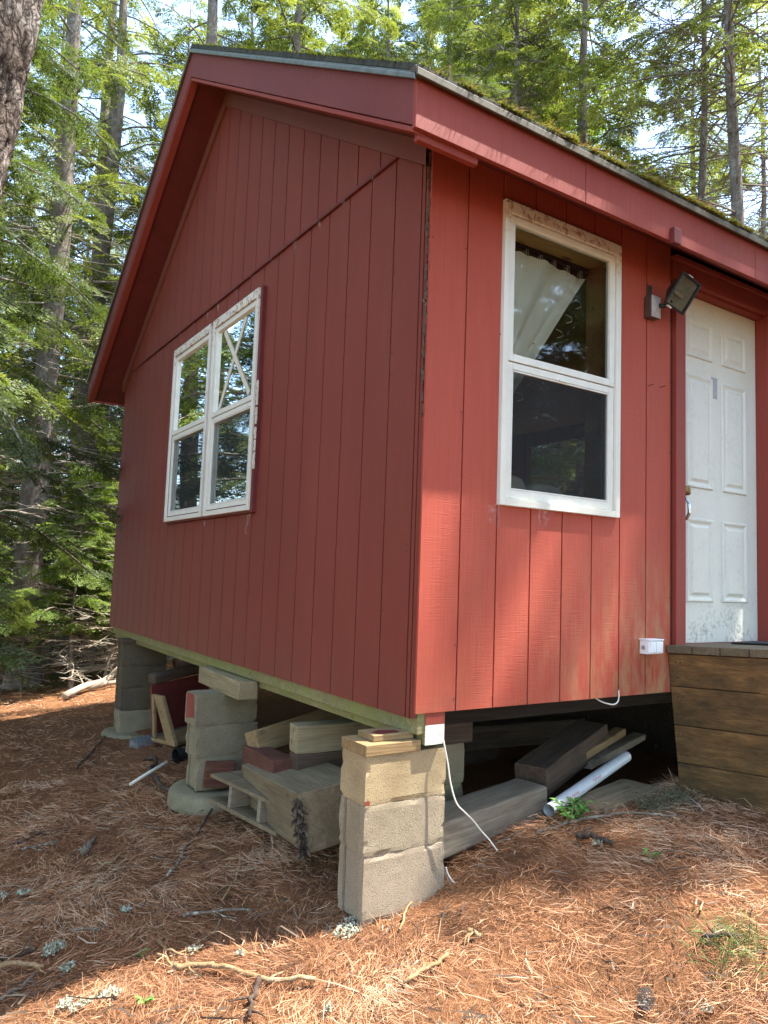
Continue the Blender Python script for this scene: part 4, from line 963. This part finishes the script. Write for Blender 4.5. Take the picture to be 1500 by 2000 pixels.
for i, (kind, rad, pts) in enumerate(STICKS):
    P = []
    for q in range(len(pts) - 1):
        for s_ in range(4):
            f_ = s_ / 4; P.append((pts[q][0] + (pts[q + 1][0] - pts[q][0]) * f_, pts[q][1] + (pts[q + 1][1] - pts[q][1]) * f_))
    P.append(pts[-1]); lift = .016 + rad
    P3 = []; n_ = len(P)
    for q, (x, y) in enumerate(P):
        wob = rad * .9
        P3.append((x + rs.uniform(-wob, wob), y + rs.uniform(-wob, wob), float(gz(x, y)) + lift + rs.uniform(-.3, .6) * rad))
    if kind == 'gnarled root': P3 = [(a, b, c + .05 * math.sin(math.pi * q / (n_ - 1)) ** 2) for q, (a, b, c) in enumerate(P3)]
    rr_ = [rad * (1.05 - .35 * q / (n_ - 1)) * rs.uniform(.85, 1.15) for q in range(n_)]
    mb = MB().tube(P3, rr_, 8)
    for q in range(2 if rad > .0055 and n_ > 6 else 0):
        a = rs.randrange(1, n_ - 1); base = Vector(P3[a]); dd = (Vector(P3[a + 1]) - base).normalized(); sd = Vector((-dd.y, dd.x, .35 * rs.random())) * rs.choice([-1, 1])
        l_ = rs.uniform(.03, .10); mb.tube([base, base + (dd * .6 + sd) * l_ * .5, base + (dd * .9 + sd * .9) * l_], [rad * .5, rad * .4, rad * .2], 6)
    mat = {'dark': ST_DARK, 'gnarled root': ST_DARK, 'lich': ST_LICH, 'lichlog': ST_DARK, 'grey': ST_GREY, 'brown': ST_DARK, 'fork': ST_GREY, 'twig': ST_GREY, 'white': TAPE}.get(kind, ST_TAN)
    tag(mb.build('fallen_stick', mat, None, smooth=True), SLAB.get(i, 'fallen stick'), 'stick', 'fallen sticks on the needles')

# ------------------------------------------------------------------ lichen tufts
LICHEN = mat_tone('pale_lichen', [(0, (.10, .11, .06)), (.35, (.27, .28, .19)), (1, (.52, .52, .40))], .9, .1)
LL = [(.055, -.259, .032, 'large pale green lichen tuft in the sun at the foot of the nearest pier'), (.06, -1.203, .694, 'greenish lichen clump by a dark stick at the left of the shaded slope'), (.036, -.897, .826, 'whitish lichen crusted bark piece alone in the shaded needles'),
      (.038, -1.222, 1.375, 'elongated lichen piece close to the left edge'), (.042, -1.307, 1.427, 'lichen tuft cut by the left edge of the picture'), (.045, -1.117, .173, 'bright white lichen tuft in the sun at the bottom left, the biggest of its cluster'), (.035, -1.204, .169, 'white lichen tuft left of the biggest one at the bottom'),
      (.028, -1.242, .234, 'leftmost small white lichen tuft at the bottom'), (.034, -1.187, .517, 'greyish lichen specks in the shade just above the sunlit strip'), (.03, .80, -.29, 'dark and white lichen on the rotten wood lump'), (.020, -.554, -.34, 'tiny lichen flake in the sun at the bottom centre'),
      (.018, -.672, .125, 'tiny pale lichen flake just behind the curved branch'), (.018, -.757, .358, 'tiny lichen specks on the shade edge'), (.02, .27, -1.148, 'small lichen flake at the bottom right')]
for i, (rad, x, y, lb) in enumerate(LL):
    rad *= (.85, .7, .6, .62, .7, .8, .75)[i % 7]
    rg = np.random.default_rng(70 + i); m = int(260 * (rad / .05) ** 1.3)
    a = rg.uniform(0, 6.28, m); q = rad * np.sqrt(rg.random(m)); el = 1 + .8 * (i % 3 == 0); ca = rg.uniform(0, 3.1)
    dx, dy = q * np.cos(a) * el, q * np.sin(a); px, py = x + dx * math.cos(ca) - dy * math.sin(ca), y + dx * math.sin(ca) + dy * math.cos(ca)
    hh = np.clip(1 - (q / rad) ** 2, 0, 1) * rad * (.25 + .4 * (i % 2)) * rg.random(m)
    P = np.stack([px, py, gz(px, py) + .018 + hh], 1); D = rg.normal(size=(m, 3)) * [1, 1, .6] + [0, 0, .5]
    V_, F_, T_ = blades(P, D, rg.uniform(.005, .018, m), rg.uniform(.0012, .0045, m), np.clip(rg.normal(.62, .25, m), 0, 1), .9, i)
    tag(link('lichen_tuft', np_mesh('lichen_tuft', V_, F_, T_), LICHEN), lb, 'lichen', 'lichen tufts on the needles')

# ------------------------------------------------------------------ little plants
LEAF = mat_tone('fresh_green_leaf', [(0, (.06, .16, .03)), (1, (.22, .42, .09))], .5, .35, .4)
def leaf(mb, p, d, l, w):
    d = Vector(d).normalized(); s_ = d.cross(Vector((0, 0, 1))).normalized(); n_ = s_.cross(d); p = Vector(p)
    row = [(0, .05, 0), (.25, .8, .08), (.5, 1, .10), (.75, .7, .04), (1, .05, -.10)]
    V = []
    for t_, k, h in row: V += [p + d * l * t_ - s_ * w * k + n_ * l * h, p + d * l * t_ + n_ * l * (h - .06), p + d * l * t_ + s_ * w * k + n_ * l * h]
    mb.add(V, [(3 * i + j, 3 * i + j + 1, 3 * i + j + 4, 3 * i + j + 3) for i in range(4) for j in (0, 1)])
def seedling(x, y, h, nst, lf, label, seed):
    rp = random.Random(seed); z = float(gz(x, y)); e = empty('green_seedling', (x, y, z)); tag(e, label, 'seedling', 'green seedlings in the needles')
    st_, lv = MB(), MB()
    for k in range(nst):
        a = rp.uniform(0, 6.28); tip = Vector((math.cos(a) * h * .7, math.sin(a) * h * .7, h * rp.uniform(.6, 1.1)))
        st_.tube([(0, 0, 0), tip * .5 + Vector((0, 0, .012)), tip], [.0022, .0018, .001], 5)
        for q in range(5):
            t_ = .45 + .14 * q; b = a + (q % 2 * 2 - 1) * rp.uniform(.5, 1.3); leaf(lv, tip * t_, (math.cos(b), math.sin(b), rp.uniform(-.1, .5)), lf * rp.uniform(.7, 1.2), lf * .30)
    st_.build('stem', LEAF, e); lv.build('leaves', LEAF, e, smooth=True)
    for o_ in e.children:
        a_ = o_.data.attributes.new('tone', 'FLOAT', 'FACE'); a_.data.foreach_set('value', np.random.default_rng(seed).random(len(o_.data.polygons)).astype(np.float32))
seedling(.905, -.035, .085, 7, .052, 'bright green leafy seedling in front of the white pipe', 3)
seedling(.864, -.506, .03, 2, .028, 'tiny two leaved seedling in the needles on the right', 4)
seedling(-.93, .429, .03, 2, .022, 'tiny green sprout on the shaded slope', 5)
seedling(-1.027, .062, .025, 2, .024, 'tiny green sprout in the sun between lichen and curved branch', 6)
GRASS = mat_tone('grass_blades', [(0, (.07, .10, .03)), (.6, (.16, .22, .07)), (1, (.36, .33, .17))], .7, .25)
rg = np.random.default_rng(88); m = 300; x = .53 + rg.normal(0, .075, m); y = -1.07 + rg.normal(0, .07, m)
V_, F_, T_ = blades(np.stack([x, y, gz(x, y) + .01], 1), rg.normal(size=(m, 3)) * [.9, .9, .2] + [0, 0, .45], rg.uniform(.04, .10, m), np.full(m, .0011), rg.random(m), .9, 5)
tag(link('grass_tuft', np_mesh('grass_tuft', V_, F_, T_), GRASS), 'green grass tuft in the needles near the right edge', 'grass tuft')
for (x0, y0, r_, lb) in ((1.62, -.10, .10, 'dry grey green tuft at the corner of the deck'), (1.40, -.13, .09, 'dry grey tuft beside the greenish timber block')):
    rg = np.random.default_rng(int(x0 * 100)); m = 520; x = x0 + rg.normal(0, r_ * .5, m); y = y0 + rg.normal(0, r_ * .4, m)
    V_, F_, T_ = blades(np.stack([x, y, gz(x, y) + .005 + .03 * rg.random(m)], 1), rg.normal(size=(m, 3)) * [1, 1, .5] + [0, 0, .25], rg.uniform(.03, .07, m), np.full(m, .0009), rg.random(m), .9, 6)
    tag(link('dry_tuft', np_mesh('dry_tuft', V_, F_, T_), mat_tone('dry_moss', [(0, (.05, .05, .03)), (.6, (.14, .13, .07)), (1, (.28, .24, .14))], .9)), lb, 'tuft', 'dry tufts by the deck')
pc = MB(); rc = random.Random(3)
for k in range(90):
    t_ = k / 90; a = k * 2.4; rr_ = .017 * math.sin(math.pi * (.12 + .85 * t_)) + .003; b_ = Vector((.09 * t_ - .045, rr_ * math.cos(a), rr_ * math.sin(a)))
    d_ = Vector((-.35, math.cos(a), math.sin(a))).normalized(); s_ = d_.cross(Vector((1, 0, 0))).normalized()
    p_ = b_ * .8; q_ = b_ + d_ * .007; pc.add([p_ - s_ * .003, p_ + s_ * .003, q_ + s_ * .006, q_ - s_ * .006], [(0, 1, 2, 3)])
pc.tube([(-.045, 0, 0), (-.01, 0, 0), (.03, 0, 0), (.05, 0, 0)], [.008, .014, .011, .003], 8)
pc = pc.build('pine_cone', mat_plain('grey_brown_cone', (.26, .20, .15), .9, 0, .4, 120), None); pc.location = (.209, -.983, float(gz(.209, -.983)) + .03); pc.rotation_euler = (0, .05, .6); tag(pc, 'grey brown pine cone lying in the needles at the bottom right', 'pine cone')

# ------------------------------------------------------------------ trees
BARK = mat_bark('rough_conifer_bark', (.20, .165, .13), (.12, .095, .075), (.04, .03, .024), (.30, .31, .25), .45, 9)
TWIG = mat_bark('bare_twig', (.19, .155, .12), (.13, .10, .08), (.07, .055, .045), (.36, .37, .31), .6, 3)
TWIG_P = mat_bark('pale_dead_twig', (.42, .35, .26), (.31, .25, .18), (.13, .10, .08), (.42, .42, .35), .5, 3)
FOL = mat_tone('hemlock_foliage', [(0, (.04, .056, .016)), (.35, (.13, .160, .036)), (.65, (.26, .29, .065)), (1, (.42, .43, .13))], .55, .52, .35)
FOLB = mat_tone('bright_broadleaf', [(0, (.06, .12, .012)), (.5, (.16, .27, .02)), (1, (.30, .36, .04))], .5, .5, .35)
FOLC = mat_tone('cedar_foliage', [(0, (.030, .046, .015)), (.4, (.09, .125, .033)), (.75, (.18, .225, .05)), (.93, (.28, .31, .08)), (1, (.38, .24, .11))], .55, .42, .35)
def spray_template(kind, seed):
    rg = np.random.default_rng(seed); Q = []; tn = []
    def quad(p, d, l, w, t_):
        d = d / np.linalg.norm(d); s_ = np.array([-d[1], d[0], rg.normal(0, .25)]); s_ /= np.linalg.norm(s_)
        e = p + d * l; mdl = p + d * l * .45
        Q.append([p, mdl - s_ * w, e, mdl + s_ * w]); tn.append(t_)
    nb_ = {'hem': 9, 'ced': 8, 'leaf': 7}[kind]
    for i in range(nb_):
        t_ = .08 + .88 * i / nb_
        for sgn in (-1, 1):
            L_ = (.50 * (1 - t_) ** .8 + .10) * rg.uniform(.75, 1.15); a = sgn * R(rg.uniform(38, 62)); d = np.array([math.cos(a), math.sin(a), -.15])
            base = np.array([t_, 0, -.22 * t_ ** 2])
            k = {'hem': 5, 'ced': 5, 'leaf': 3}[kind]
            for j in range(k):
                s_ = (j + .6) / k; p = base + d * L_ * s_ + np.array([0, 0, -.18 * (L_ * s_) ** 1.5])
                for sg in ((-1, 1) if kind != 'leaf' else (rg.choice([-1, 1]),)):
                    aa = a + sg * R(rg.uniform(25, 60)); dd = np.array([math.cos(aa), math.sin(aa), rg.normal(-.1, .25)])
                    lf = {'hem': .115, 'ced': .12, 'leaf': .20}[kind] * rg.uniform(.7, 1.3) * (1.15 - .5 * s_)
                    quad(p, dd, lf, lf * {'hem': .20, 'ced': .15, 'leaf': .34}[kind], .25 * s_ + .25 * t_)
            quad(base + d * L_ * .9, d, .10, .016, .5)
    Q = np.array(Q); return Q.reshape(-1, 3), np.array(tn)
TPL = {k: [spray_template(k, 5 + i) for i in range(3)] for k in ('hem', 'ced', 'leaf')}
def place_sprays(kind, S, seed):
    """S rows: x y z yaw pitch roll length tone"""
    S = np.array(S); rg = np.random.default_rng(seed); Vs, Ts = [], []
    idx = rg.integers(0, 3, len(S))
    for v_ in range(3):
        s_ = S[idx == v_]
        if not len(s_): continue
        T0, tn = TPL[kind][v_]; cy, sy, cp, sp_, cr_, sr = np.cos(s_[:, 3]), np.sin(s_[:, 3]), np.cos(s_[:, 4]), np.sin(s_[:, 4]), np.cos(s_[:, 5]), np.sin(s_[:, 5])
        X = np.stack([cy * cp, sy * cp, sp_], 1); Y0 = np.stack([-sy, cy, 0 * sy], 1); Z0 = np.cross(X, Y0)
        Y = Y0 * cr_[:, None] + Z0 * sr[:, None]; Z = Z0 * cr_[:, None] - Y0 * sr[:, None]
        M = np.stack([X, Y, Z], 1) * s_[:, 6][:, None, None]
        V = np.einsum('nk,skj->snj', T0, M) + s_[:, None, :3]
        Vs.append(V.reshape(-1, 3)); t_ = s_[:, 7][:, None] + tn[None, :] * .55 + rg.normal(0, .09, (len(s_), len(tn))); Ts.append(np.clip(t_, 0, 1).ravel())
    V = np.vstack(Vs); F = np.arange(len(V)).reshape(-1, 4); return V, F, np.concatenate(Ts)
def tree_parts(seed, H, r0, z0, Lmax, nl, kind, slen, dens, droop, ndead, dz=(.8, 6), dead_len=1.2, fol=None, lean=(0, 0), twiggy=5, crown_to=1.0, deadmat=None, sparse=.0):
    rn = random.Random(seed); out = {}
    ax = lambda z: (lean[0] * z + .06 * math.sin(z * .7 + seed), lean[1] * z + .06 * math.cos(z * .6 + seed))
    tb_ = MB(); zz = [0, .12, .35, .8] + [1.4 + (H - 1.4) * i / 9 for i in range(10)]
    rr_ = [r0 * 1.75, r0 * 1.35, r0 * 1.12] + [r0 * max(.05, 1 - (z / H) ** 1.1) for z in zz[3:]]
    tb_.tube([(*(ax(z) if z > .5 else (0, 0)), z - .12) for z in zz], rr_, 14)
    out['trunk'] = tb_.mesh('trunk'); fl_ = MB(); S = []
    for k in range(nl):
        uu = ((k + rn.random() * .8) / nl) ** 1.05; z = z0 + (H * crown_to - z0) * uu
        if rn.random() < sparse: continue
        L_ = Lmax * (1 - .86 * uu ** 1.25) * rn.uniform(.65, 1.12); az = k * 2.39996 + rn.uniform(-.5, .5); cx, cy = ax(z)
        curve = rn.uniform(-.25, .25); P = []
        for i in range(7):
            t_ = i / 6; a = az + curve * t_; P.append(Vector((cx + math.cos(a) * L_ * t_, cy + math.sin(a) * L_ * t_, z + L_ * (.22 * t_ - droop * t_ * t_) + rn.uniform(-.02, .02))))
        fl_.tube(P, [.007 + .016 * (L_ / 2.6) * (1 - i / 7) for i in range(7)], 5, cap=False)
        ns = max(4, int(L_ * dens)); tl = rn.gauss(.24, .10)
        for j in range(ns):
            t_ = .16 + .84 * (j + rn.random()) / ns; q = min(5, int(t_ * 6)); p = P[q].lerp(P[q + 1], t_ * 6 - q); sgn = 1 if j % 2 else -1
            a = az + curve * t_ + sgn * R(rn.uniform(20, 75)) * (1.1 - .6 * t_); ln = slen * rn.uniform(.65, 1.25) * (1.15 - .45 * t_)
            side = rn.uniform(0, .28) * L_ * .5 * (1 - t_ * .7); p = p + Vector((math.cos(a), math.sin(a), -.1)) * side
            if side > .12: fl_.tube([P[q].lerp(P[q + 1], t_ * 6 - q), p], [.005, .003], 3, cap=False)
            S.append((p.x, p.y, p.z + rn.uniform(-.05, .04), a, R(rn.uniform(-32, 12)) - droop * .5, R(rn.uniform(-28, 28)), ln, tl + .18 * uu + rn.gauss(0, .06)))
    out['limbs'] = fl_.mesh('limbs')
    if S:
        V, F, T_ = place_sprays(kind, S, seed); out['crown'] = np_mesh('crown', V, F, T_); out['crown'].materials.append(fol or FOL)
    if ndead:
        d_ = MB()
        for k in range(ndead):
            z = rn.uniform(*dz); az = rn.uniform(0, 6.283); L_ = dead_len * rn.uniform(.35, 1.15); cx, cy = ax(z); cv = rn.uniform(-.5, .5); P = []; dp_ = rn.uniform(.0, .35); upc = rn.uniform(-.05, .3)
            for i in range(6):
                t_ = i / 5; a = az + cv * t_; P.append(Vector((cx + math.cos(a) * L_ * t_, cy + math.sin(a) * L_ * t_, z + L_ * (-dp_ * t_ + upc * t_ * t_))))
            d_.tube(P, [.010 * (1 - .75 * i / 5) * (.6 + .4 * L_) for i in range(6)], 4, cap=False)
            for j in range(twiggy):
                t_ = rn.uniform(.25, .95); q = min(4, int(t_ * 5)); p = P[q].lerp(P[q + 1], t_ * 5 - q); a = az + rn.choice([-1, 1]) * R(rn.uniform(30, 80)); l2 = L_ * rn.uniform(.12, .38)
                m_ = p + Vector((math.cos(a), math.sin(a), rn.uniform(-.35, .2))) * l2 * .5; e = m_ + Vector((math.cos(a + rn.uniform(-.6, .6)), math.sin(a + rn.uniform(-.6, .6)), rn.uniform(-.5, .2))) * l2 * .5
                d_.tube([p, m_, e], [.0042, .003, .0015], 3, cap=False)
        out['dead'] = d_.mesh('dead_branches'); out['dead'].materials.append(deadmat or TWIG)
    out['trunk'].materials.append(BARK); out['trunk'].polygons.foreach_set('use_smooth', np.ones(len(out['trunk'].polygons), bool)); out['limbs'].materials.append(TWIG)
    return out
def tree(name, parts, x, y, rz, sc, label, group=None, cat='tree', tilt=(0, 0)):
    e = empty(name, (x, y, float(gz(x, y)) - .04), (tilt[0], tilt[1], rz)); e.scale = (sc, sc, sc); tag(e, label, cat, group)
    for k, nm in (('trunk', 'trunk'), ('limbs', 'limbs'), ('crown', 'crown'), ('dead', 'dead_branches')):
        if k in parts:
            o_ = bpy.data.objects.new(nm, parts[k]); COL.objects.link(o_); o_.parent = e
    return e
HEM_A = tree_parts(1, 14, .19, 1.9, 2.8, 84, 'hem', .46, 10, .40, 44, (.6, 4), 1.3)
HEM_B = tree_parts(2, 17, .20, 2.6, 2.7, 88, 'hem', .46, 10, .34, 60, (.8, 6), 1.4)
CEDAR = tree_parts(3, 11, .15, 1.8, 2.6, 84, 'ced', .40, 16, .52, 26, (1.2, 4.5), 1.4, FOLC)
SPRUCE = tree_parts(4, 16, .115, 7.5, 2.0, 44, 'hem', .46, 6.5, .30, 230, (1.2, 11.5), 1.9, twiggy=10, sparse=.1)
TALL = tree_parts(10, 17, .20, 4.4, 2.5, 50, 'hem', .46, 5.5, .40, 110, (.7, 8), 1.6, deadmat=TWIG_P, twiggy=7)
DAPPLE = tree_parts(12, 15.5, .09, 8.0, 1.7, 20, 'hem', .50, 2.6, .3, 0)
SHADE = tree_parts(8, 14, .16, 3.0, 2.4, 70, 'hem', .50, 7.0, .36, 20)
BROAD = tree_parts(5, 13, .12, 3.0, 2.6, 60, 'leaf', .62, 7, .10, 0, fol=FOLB)
FOLS = mat_tone('young_fir_foliage', [(0, (.05, .09, .02)), (.35, (.12, .18, .035)), (.65, (.22, .29, .06)), (1, (.36, .40, .10))], .55, .5, .3)
SAP = tree_parts(6, 3.0, .030, .75, .95, 36, 'hem', .28, 15, .12, 44, (.25, 1.3), .75, twiggy=9, deadmat=TWIG_P, fol=FOLS)
SNAG = tree_parts(7, 4.2, .035, 3.6, .4, 3, 'hem', .2, 3, .1, 70, (.3, 3.6), 1.0, twiggy=9, deadmat=TWIG_P)
GF = 'conifers in the dense woodland behind the cabin'
tree('hemlock_tree', TALL, -.23, 9.02, .4, 1.05, 'thick grey trunked hemlock rising from the mossy ground at the far left')
tree('hemlock_tree', TALL, .85, 11.2, 2.0, 1.05, 'dark trunked hemlock just left of the cabin back corner')
tree('fir_sapling', SAP, .17, 7.82, 1.0, 1.0, 'thin young fir with bright boughs and dry lower twigs near the far pier', cat='sapling')
tree('cedar_tree', CEDAR, -1.95, 5.6, .7, 1.0, 'drooping cedar whose boughs hang in from the left beside the roof')
tree('spruce_tree', SPRUCE, 6.5, 6.5, .3, .95, 'slim spruce trunk standing behind the roof edge above the front window')
tree('hemlock_tree', HEM_A, 7.4, 5.7, 1.3, 1.06, 'big limbed bright hemlock behind the middle of the roof edge')
tree('spruce_tree', SPRUCE, 7.7, 3.75, 2.2, .9, 'twiggy spruce with bare branches left of its thicker neighbour at the right edge')
tree('spruce_tree', SPRUCE, 6.9, 2.75, 4.1, 1.0, 'thicker twiggy spruce against blue sky at the right edge')
for k, (x, y, s_, rz) in enumerate(((1.0, 8.9, .8, 2.2), (.55, 9.9, 1.1, 4.0), (1.35, 10.2, 1.0, .3), (-.6, 11.5, 1.2, 1.9), (1.9, 11.5, 1.3, 3.3), (.2, 13.5, 1.4, 5.1), (-1.3, 10.3, .9, .8), (.75, 8.35, .95, 1.7), (-.75, 8.6, .7, 2.9), (1.05, 9.6, 1.25, 5.0), (.5, 11.4, 1.3, .1), (-.1, 9.9, .8, 3.7), (1.5, 12.6, 1.5, 2.4))):
    tree('fir_sapling', SAP, x, y, rz, s_, 'young fir sapling in the lit undergrowth left of the cabin', 'fir saplings in the undergrowth', 'sapling')
for k, (x, y, s_, rz) in enumerate(((.75, 7.9, .7, .2), (-.75, 9.6, .9, 1.2), (1.2, 9.4, 1.0, 2.1), (.0, 10.8, 1.0, 4.4), (-.2, 12.2, 1.2, 5.5), (.45, 8.55, .6, 3.0), (-.35, 8.3, .5, 2.2), (.9, 10.2, 1.1, 1.1), (-.9, 11.2, 1.1, .4), (.3, 12.6, 1.3, 2.8), (1.6, 10.9, 1.1, 4.0))):
    tree('dead_sapling', SNAG, x, y, rz, s_, 'dry bare sapling tangle in the undergrowth left of the cabin', 'dry saplings in the undergrowth', 'dead sapling')
rt = random.Random(77); placed = []
spots = []
for yaw, d in ((21, 22), (25, 23), (29, 21.5), (33, 20), (37, 18.5), (41, 17.5), (17.5, 25), (23, 26), (27, 25), (31, 24), (35, 23.5), (39, 22), (44, 20.5), (-2, 12.5), (10.6, 17), (17.6, 12.6), (25, 14)): spots.append((yaw, d))
for yaw, d in ((3, 15), (8, 18), (12, 15.5), (16, 19), (5, 23), (10, 26), (15, 28), (0, 19), (24, 27), (33, 17), (38, 14), (43, 17), (47, 21), (51, 18.5), (36, 22), (30, 25), (55, 23), (60, 20), (7, 33), (13, 36), (19, 34), (2, 30), (25, 31), (45, 28), (41, 36), (53, 33), (63, 30), (66, 24), (-4, 25), (35, 30), (22, 40), (9, 44), (16, 46), (4, 41)):
    spots.append((yaw + rt.uniform(-1.2, 1.2), d * rt.uniform(.95, 1.05)))
for i, (yaw, d) in enumerate(spots):
    x, y = CP.x + d * math.sin(R(yaw)), CP.y + d * math.cos(R(yaw))
    right = yaw > 49
    pt = SPRUCE if (right and i % 3) else (HEM_A, HEM_B, HEM_A, CEDAR)[i % 4]
    if pt is CEDAR and d > 20: pt = HEM_A
    if yaw < 19 and d < 24: pt = TALL
    tree('conifer_tree', pt, x, y, rt.uniform(0, 6.28), rt.uniform(1.4, 1.5) if i < 13 else rt.uniform(.9, 1.25), 'conifer in the dense woodland behind the cabin', GF)
for x, y, rz in ((10.2, 8.8, .2), (8.6, 10.2, 2.0)):
    tree('broadleaf_tree', BROAD, x, y, rz, 1.0, 'bright yellow green broadleaf tree showing between the hemlocks behind the roof', 'broadleaf trees behind the roof')
GO = 'trees standing around the clearing outside the picture'
for pt, x, y, rz, s_ in ((SHADE, 6.6, -2.8, .5, .97), (DAPPLE, 6.22, -2.5, 3.1, 1.0), (HEM_B, 6.8, -6.4, 1.0, .9), (HEM_A, 5.0, -6.2, 1.7, .9), (HEM_B, -3.8, 5.9, .9, .8), (HEM_B, 12, -9.5, .3, 1.1), (HEM_A, 9.2, -11.5, 1.4, 1.2), (HEM_A, 13.5, -6.8, 2.6, 1.2), (HEM_B, 7.0, -13.5, 3.6, 1.1), (HEM_A, 15.5, -12, 4.6, 1.3), (HEM_B, 4.2, -7.0, 2.5, 1.0), (HEM_A, 0.5, -8.5, 3.1, 1.0), (HEM_B, 9.5, -7.0, 0.2, 1.1), (HEM_A, -4.8, -5.0, 1.1, 1.0), (HEM_B, -5.2, 3.4, 4.1, 1.0), (HEM_A, -5.0, 8.6, 5.0, 1.0), (HEM_B, -3.6, 12.5, 2.8, 1.0), (HEM_A, -8.0, 6.0, 1.8, 1.1), (HEM_B, -8.5, 0.0, 1.2, 1.0)):
    tree('conifer_tree', pt, x, y, rz, s_, 'conifer standing around the clearing outside the picture', GO)

# near leaning trunk in the upper left corner
nt = empty('leaning_tree', (-2.12, .97, float(gz(-2.12, .97)) - .1)); tag(nt, 'rough barked leaning trunk close by in the upper left corner', 'tree')
b0_ = Vector(nt.location); na, nv_ = 84, 220
top = Vector((-1.54, .27, 3.7)); botm = Vector((-2.12, .97, b0_.z)); V = []
for j in range(nv_):
    t_ = j / (nv_ - 1); c_ = botm.lerp(top, t_) + Vector((.02 * math.sin(t_ * 6), .02 * math.cos(t_ * 5), 0)); r_ = .165 - .03 * t_ + .10 * max(0, .12 - t_)
    th = np.arange(na) * 2 * math.pi / na; zl = t_ * 4.6
    pl_ = fbm(np.cos(th) * 3.2 + 7, np.sin(th) * 3.2, zl * 2.6, 61, 3); cr_ = np.abs(fbm(np.cos(th) * 4.5, np.sin(th) * 4.5 + 3, zl * 1.7, 62, 3)); fi = fbm(np.cos(th) * 16, np.sin(th) * 16, zl * 12, 63, 3)
    rr_ = r_ * (1 + .09 * pl_ - .22 * np.clip(.17 - cr_, 0, 1) / .17 + .05 * fi)
    for k in range(na): V.append((c_.x + rr_[k] * math.cos(th[k]) - b0_.x, c_.y + rr_[k] * math.sin(th[k]) - b0_.y, c_.z - b0_.z))
I = np.arange(na * nv_).reshape(nv_, na); F = np.stack([I[:-1], np.roll(I, -1, 1)[:-1], np.roll(I, -1, 1)[1:], I[1:]], -1).reshape(-1, 4)
BARK_N = mat_bark('flaking_near_bark', (.20, .155, .12), (.11, .08, .062), (.035, .025, .02), (.30, .27, .23), .5, 9)
def near_bark():
    t = NT('flaking_near_bark_plates'); vo = t.n('ShaderNodeTexVoronoi', feature='DISTANCE_TO_EDGE'); vo.inputs['Scale'].default_value = 1.0
    nz = t.n('ShaderNodeTexNoise'); nz.inputs['Scale'].default_value = 9; nz.inputs['Detail'].default_value = 5; t.l(t.coord(), nz.inputs['Vector'])
    ad = t.n('ShaderNodeVectorMath', operation='MULTIPLY_ADD'); t.l(nz.outputs['Color'], ad.inputs[0]); ad.inputs[1].default_value = (2.6, 2.6, 1.6); t.l(t.coord((34, 34, 8)), ad.inputs[2]); t.l(ad.outputs[0], vo.inputs['Vector'])
    n1 = t.noise(t.coord((1, 1, .4)), 30, 6, .75); n2 = t.noise(t.coord((1, 1, .3)), 110, 4, .7); n3 = t.noise(t.coord(), 7, 4, .6)
    c = t.mix(t.ramp(n1, [(.32, 0), (.66, 1)]), (.075, .055, .042), (.21, .165, .13))
    c = t.mix(t.ramp(n3, [(.50, 0), (.66, .75)]), c, (.33, .29, .245))
    c = t.mix(t.ramp(vo.outputs['Distance'], [(.01, .8), (.11, 0)]), c, (.03, .022, .018))
    c = t.mix(t.ramp(n2, [(.34, .55), (.5, 0)]), c, (.04, .03, .024))
    h = t.math('ADD', t.math('MULTIPLY', t.ramp(vo.outputs['Distance'], [(0, 0), (.3, 1)]), .6), t.math('ADD', n1, t.math('MULTIPLY', n2, .5)))
    t.pbr(c, .95, t.bump(h, 1.0, .016), spec=.1); return t.m
link('trunk', np_mesh('near_trunk', V, F), near_bark(), nt, smooth=True)

# fallen bleached logs at the back left, beyond the shade
for k, (P, r_, lb) in enumerate(((((-.05, 7.0, -.98), (.5, 7.5, -.90), (.9, 8.3, -.86)), .045, 'bleached fallen log lying in the sun left of the far pier'), (((.35, 8.4, -.9), (.75, 8.2, -.80), (1.1, 8.1, -.72)), .05, 'thick pale log piece behind the bleached fallen log'), (((.3, 7.3, -.96), (.7, 7.25, -.88), (1.25, 7.3, -.82)), .028, 'thin bleached branch crossing the needles behind the far pier'),
                                 (((1.6, 8.0, -.78), (2.1, 8.1, -.70), (2.9, 8.3, -.62)), .10, 'dark fallen log in the sun seen under the cabin behind the far pier'), (((.6, 7.9, -.93), (.7, 7.95, -.6), (.82, 8.0, -.25)), .022, 'bare broken stick standing beside the fallen logs'))):
    Q = [Vector(p) for p in P]; P5 = [Q[0], Q[0].lerp(Q[1], .5) + Vector((0, .03, .02)), Q[1], Q[1].lerp(Q[2], .5) + Vector((.02, -.03, .02)), Q[2]]
    mb = MB().tube(P5, [r_, r_ * .95, r_ * .85, r_ * .8, r_ * .6], 9); rq = random.Random(k)
    for s_ in range(7):
        b_ = P5[rq.randrange(1, 4)]; mb.tube([b_, b_ + Vector((rq.uniform(-.2, .2), rq.uniform(-.2, .2), rq.uniform(.0, .3)))], [r_ * .25, r_ * .08], 5)
    tag(mb.build('fallen_log', TWIG_P if k != 3 else ST_DARK, None, smooth=True), lb, 'log', 'fallen logs behind the cabin')
